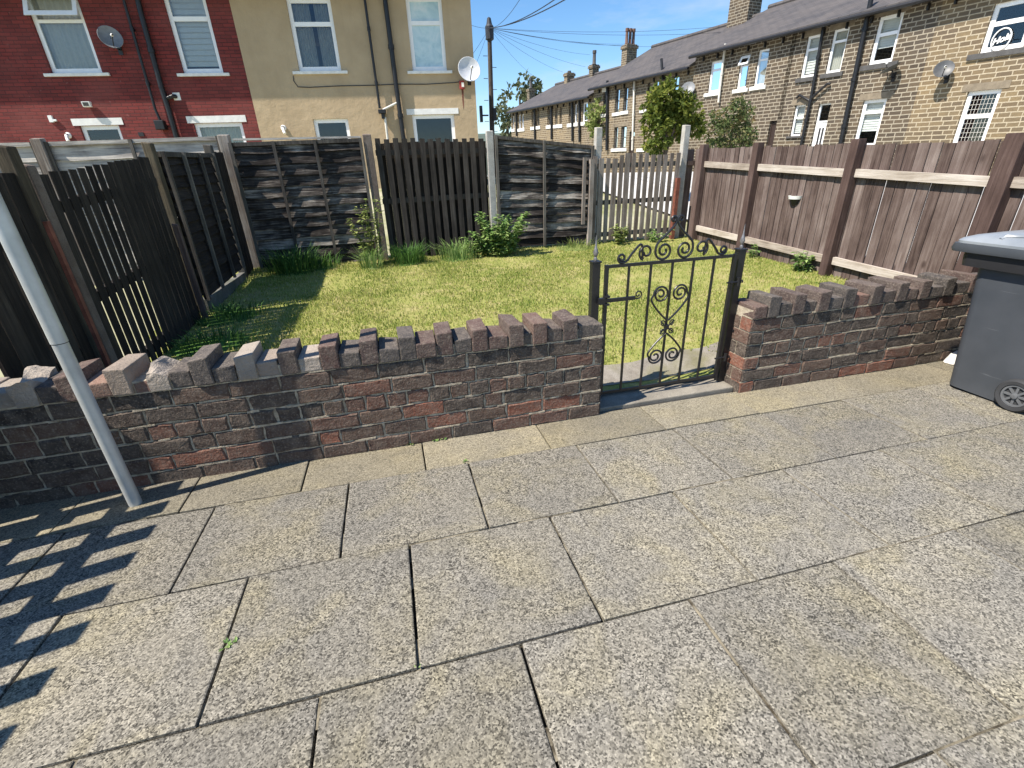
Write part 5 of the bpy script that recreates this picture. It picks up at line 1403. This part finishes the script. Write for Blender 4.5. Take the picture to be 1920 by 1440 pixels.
def tree(name, base, h_trunk, blobs, n, L, W, mat, label, cat, tr=.05, group=None, limbs=True):
    t = thing(name, base, label, cat, group); base = Vector(base)
    m = MB(); top_ = base+Vector((random.uniform(-.05, .05), 0, h_trunk))
    m.tube([base-Vector((0, 0, .2)), base+(top_-base)*.5+Vector((.03, 0, 0)), top_], [tr*1.3, tr, tr*.8], 8)
    if limbs:
        for c, rad, fl in blobs:
            a = base+(top_-base)*random.uniform(.5, 1); m.tube([a, (a+Vector(c))/2+rv()*.05, Vector(c)], [tr*.6, tr*.4, tr*.12], 6)
    m.build('trunk', MT['bark'], t, smooth=True)
    m = MB(); crown(m, blobs, n, L, W, sd=random.random()*50); m.build('crown', MT[mat], t)
    return t
def bl(px, py, Y, rad, fl=1.0): return (at_y(px, py, Y), rad, fl)
YT = 11.0
b0 = at_y(1246, 300, YT); b0.z = outer_z(b0.x, YT)
tree('garden_tree', b0, 1.6, [bl(1250, 178, YT, .33), bl(1228, 195, YT, .28), bl(1280, 190, YT-.2, .26), bl(1258, 205, YT, .40), bl(1232, 228, YT-.1, .34), bl(1285, 222, YT, .38), bl(1302, 212, YT+.1, .22), bl(1270, 240, YT+.2, .36), bl(1234, 255, YT-.2, .30), bl(1228, 272, YT-.2, .24), bl(1252, 240, YT, .3), bl(1308, 235, YT, .24), bl(1220, 212, YT, .22), bl(1262, 222, YT+.3, .42)], 6500, .115, .075, 'leaf_tree',
     'bright green leafy tree rising behind the picket gate in front of the stone terrace', 'tree', .05)
YB = 11.4
b0 = at_y(1376, 290, YB); b0.z = outer_z(b0.x, YB)
tree('garden_shrub', b0, .9, [bl(1375, 212, YB, .34), bl(1350, 225, YB, .26), bl(1400, 222, YB, .28), bl(1372, 240, YB-.1, .42), bl(1345, 258, YB, .30), bl(1402, 252, YB, .32), bl(1375, 268, YB, .40), bl(1340, 272, YB, .2), bl(1385, 196, YB, .16)], 3600, .095, .055, 'leaf_bush',
     'reddish green shrub behind the far end of the right fence', 'shrub', .04)
# climber on the terrace
cu, cz_ = FT.px(1124, 230); c0 = FT.pt(cu, .2, .1)
tree('climbing_plant', c0, 3.2, [(FT.pt(*FT.px(x, y), .25), r_, 1.0) for x, y, r_ in ((1124, 196, .38), (1121, 210, .5), (1128, 222, .52), (1120, 236, .5), (1125, 250, .5), (1130, 212, .35))], 1500, .16, .11, 'leaf_ivy', 'light green climbing plant on the stone terrace next to a drainpipe', 'climber', .05)
for px, py, Y, rs, lab in ((975, 180, 62, ((0, 0, 2.1), (1.6, .3, 1.7), (-1.4, -1.2, 1.5), (.6, 1.4, 1.4)), 'pale green tree crown rising behind the farthest terrace chimney'), (952, 222, 66, ((0, 0, 1.3), (.2, -1.6, 1.5), (-.4, 1.2, .9)), 'small pale tree at the far end of the terrace'), (1006, 176, 64, ((0, -.6, 1.2), (.8, -1, 1.0)), 'low tree top showing above the far terrace roof')):
    p = at_y(px, py, Y); tree('distant_tree', (p.x, Y, outer_z(p.x, Y)), p.z-outer_z(p.x, Y), [((p.x+dx, Y, p.z+dz), r_, .9) for dx, dz, r_ in rs], 700, .55, .4, 'leaf_far', lab, 'tree', .15, 'far trees behind the terrace')
# weeds along the back fence
def weed(name, base, h, n, L, W, mat, label, spread=.15, cat='weed', group='weeds growing along the fences', stems=7):
    t = thing(name, base, label, cat, group); base = Vector(base); m = MB(); s = MB()
    for i in range(stems):
        a = random.uniform(0, 2*math.pi); hh = h*random.uniform(.55, 1.0); tip = base+Vector((math.cos(a)*spread*random.uniform(.3, 1), math.sin(a)*spread*.6*random.uniform(.3, 1), hh))
        mid = (base+tip)/2+Vector((math.cos(a)*.02, math.sin(a)*.02, hh*.08)); b1 = base+Vector((math.cos(a)*spread*.3, math.sin(a)*spread*.2, -.02))
        s.tube([b1, mid, tip], [.005, .004, .002], 5)
        for k in range(n//stems):
            f = random.uniform(.12, 1.0); p = (b1*(1-f)**2+mid*2*f*(1-f)+tip*f*f); an = random.uniform(0, 6.28)
            leafquad(m, p, L*random.uniform(.6, 1.2)*(1.15-.4*f), W*random.uniform(.7, 1.2), Vector((math.cos(an), math.sin(an), random.uniform(-.3, .6))), Vector((0, 0, 1)), random.random())
    s.build('stem', MT[mat], t); m.build('leaves', MT[mat], t); return t
def tuft(base, h, n, label, mat='leaf_weed', spread=.16, group='long grass tufts along the fences'):
    t = MB(); base = Vector(base)
    t.lathe(base-Vector((0, 0, .03)), (0, 0, 1), [(0, spread*.8), (.035, spread*.75), (.045, spread*.3), (.05, .001)], 12)
    for i in range(n):
        a = random.uniform(0, 6.28); q = random.random()**.6*spread; b_ = base+Vector((math.cos(a)*q, math.sin(a)*q*.7, -.01)); l = random.uniform(.2, .75)*h; hh = h*random.uniform(.5, 1.05); a2 = a+random.uniform(-.7, .7)
        d = Vector((math.cos(a2), math.sin(a2), 0)); sd = Vector((-d.y, d.x, 0))*.0045; r = random.random()
        p1 = b_+d*l*.25+Vector((0, 0, hh*.6)); p2 = b_+d*l+Vector((0, 0, hh*random.uniform(.75, 1)))
        t.poly([b_-sd, b_+sd, p1+sd*.9, p1-sd*.9], r); t.poly([p1-sd*.9, p1+sd*.9, p2], r)
    tag(t.build('grass_tuft', MT[mat], loc=base), label, 'grass tuft', group)
def lb(px, py):
    for _ in range(1): 
        p0 = Vector((0, 2.7, .03)); n_ = Vector((0, -.039, 1)); p = hit(px, py, p0, n_); return Vector((p.x, p.y, lz(p.x, p.y)))
g = lb(915, 497); g.y = min(g.y, 7.25)
weed('leafy_weed', (1.62, 7.12, lz(1.62, 7.1)), .66, 1500, .10, .055, 'leaf_weed', 'big leafy green weed at the foot of the pale concrete post in the middle', .52, stems=34)
weed('leafy_weed', (1.30, 7.15, lz(1.3, 7.1)), .40, 420, .085, .045, 'leaf_weed', 'lower leafy weed left of the big leafy one', .25, stems=10)
weed('tall_weed', (-.27, 7.2, lz(-.27, 7.2)), .98, 380, .085, .050, 'leaf_ivy', 'tall spindly weed left of the brownish concrete post', .26, stems=8)
tuft((-.30, 7.0, lz(-.3, 7.0)), .40, 120, 'long light green grass tuft at the foot of the spindly weed')
tuft((.22, 7.05, lz(.2, 7.05)), .36, 260, 'dark green grass tuft in front of the middle slat panel', 'leaf_dark', .24)
tuft((.95, 7.15, lz(.95, 7.1)), .34, 220, 'light green grass tuft beside the leafy weeds', 'leaf_weed', .30)
tuft((-1.35, 7.05, lz(-1.35, 7.05)), .42, 320, 'dark shaded grass tuft in the left back corner', 'leaf_dark', .32)
tuft((-1.0, 7.25, lz(-1.0, 7.2)), .26, 140, 'shaded short grass tuft under the overlapping corner panel', 'leaf_dark', .3)
weed('leafy_weed', (3.75, 7.25, lz(3.75, 7.25)), .30, 200, .09, .05, 'leaf_ivy', 'yellowish low weed under the left half of the picket gate', .34, stems=10)
weed('leafy_weed', (4.35, 7.28, lz(4.35, 7.28)), .22, 130, .08, .045, 'leaf_weed', 'low weed under the right half of the picket gate', .3, stems=8)
weed('leafy_weed', (4.93, 4.75, lz(4.93, 4.75)), .26, 120, .09, .045, 'leaf_weed', 'green weed at the foot of the right fence beside a brown post', .16, stems=9)
weed('leafy_weed', (4.95, 5.6, lz(4.95, 5.6)), .20, 60, .07, .04, 'leaf_weed', 'small weed at the right fence behind the gate hinge post', .10, stems=5)
tuft((2.9, 7.3, lz(2.9, 7.3)), .18, 120, 'dry grass tuft under the sagging board panel', 'leaf_ivy', .4)
tuft((-1.72, 5.2, lz(-1.72, 5.2)), .16, 200, 'dark grass tuft at the foot of the left fence', 'leaf_dark', .4)
tuft((-1.65, 4.4, lz(-1.65, 4.4)), .14, 220, 'dark grass tuft beside the slat panel with bright slits', 'leaf_dark', .4)
# seedlings in the paving joints
def seed(px, py, lab, s=.03, n=9):
    p = hit(px, py, (0, 0, 0), (.005, .031, 1)); m = MB()
    for i in range(n):
        a = random.uniform(0, 6.28); leafquad(m, p+Vector((random.uniform(-s, s), random.uniform(-s, s)*.5, .002)), s*random.uniform(.6, 1.1), s*.5, Vector((math.cos(a), math.sin(a), .5)), Vector((0, 0, 1)), random.random())
    tag(m.build('seedling', MT['leaf_weed'], loc=p), lab, 'weed', 'small weeds in the paving joints')
seed(432, 1210, 'small weed in the open paving joint at the left front', .022, 10)
seed(768, 833, 'small weed at the foot of the left wall above the paving joint', .030, 9); seed(826, 825, 'second small weed at the foot of the left wall, nearer the gate', .034, 8)
seed(872, 866, 'tiny weed where two paving joints meet below the wall', .020, 6); seed(785, 1252, 'tiny weed at the lower end of a paving joint in the middle', .010, 4)
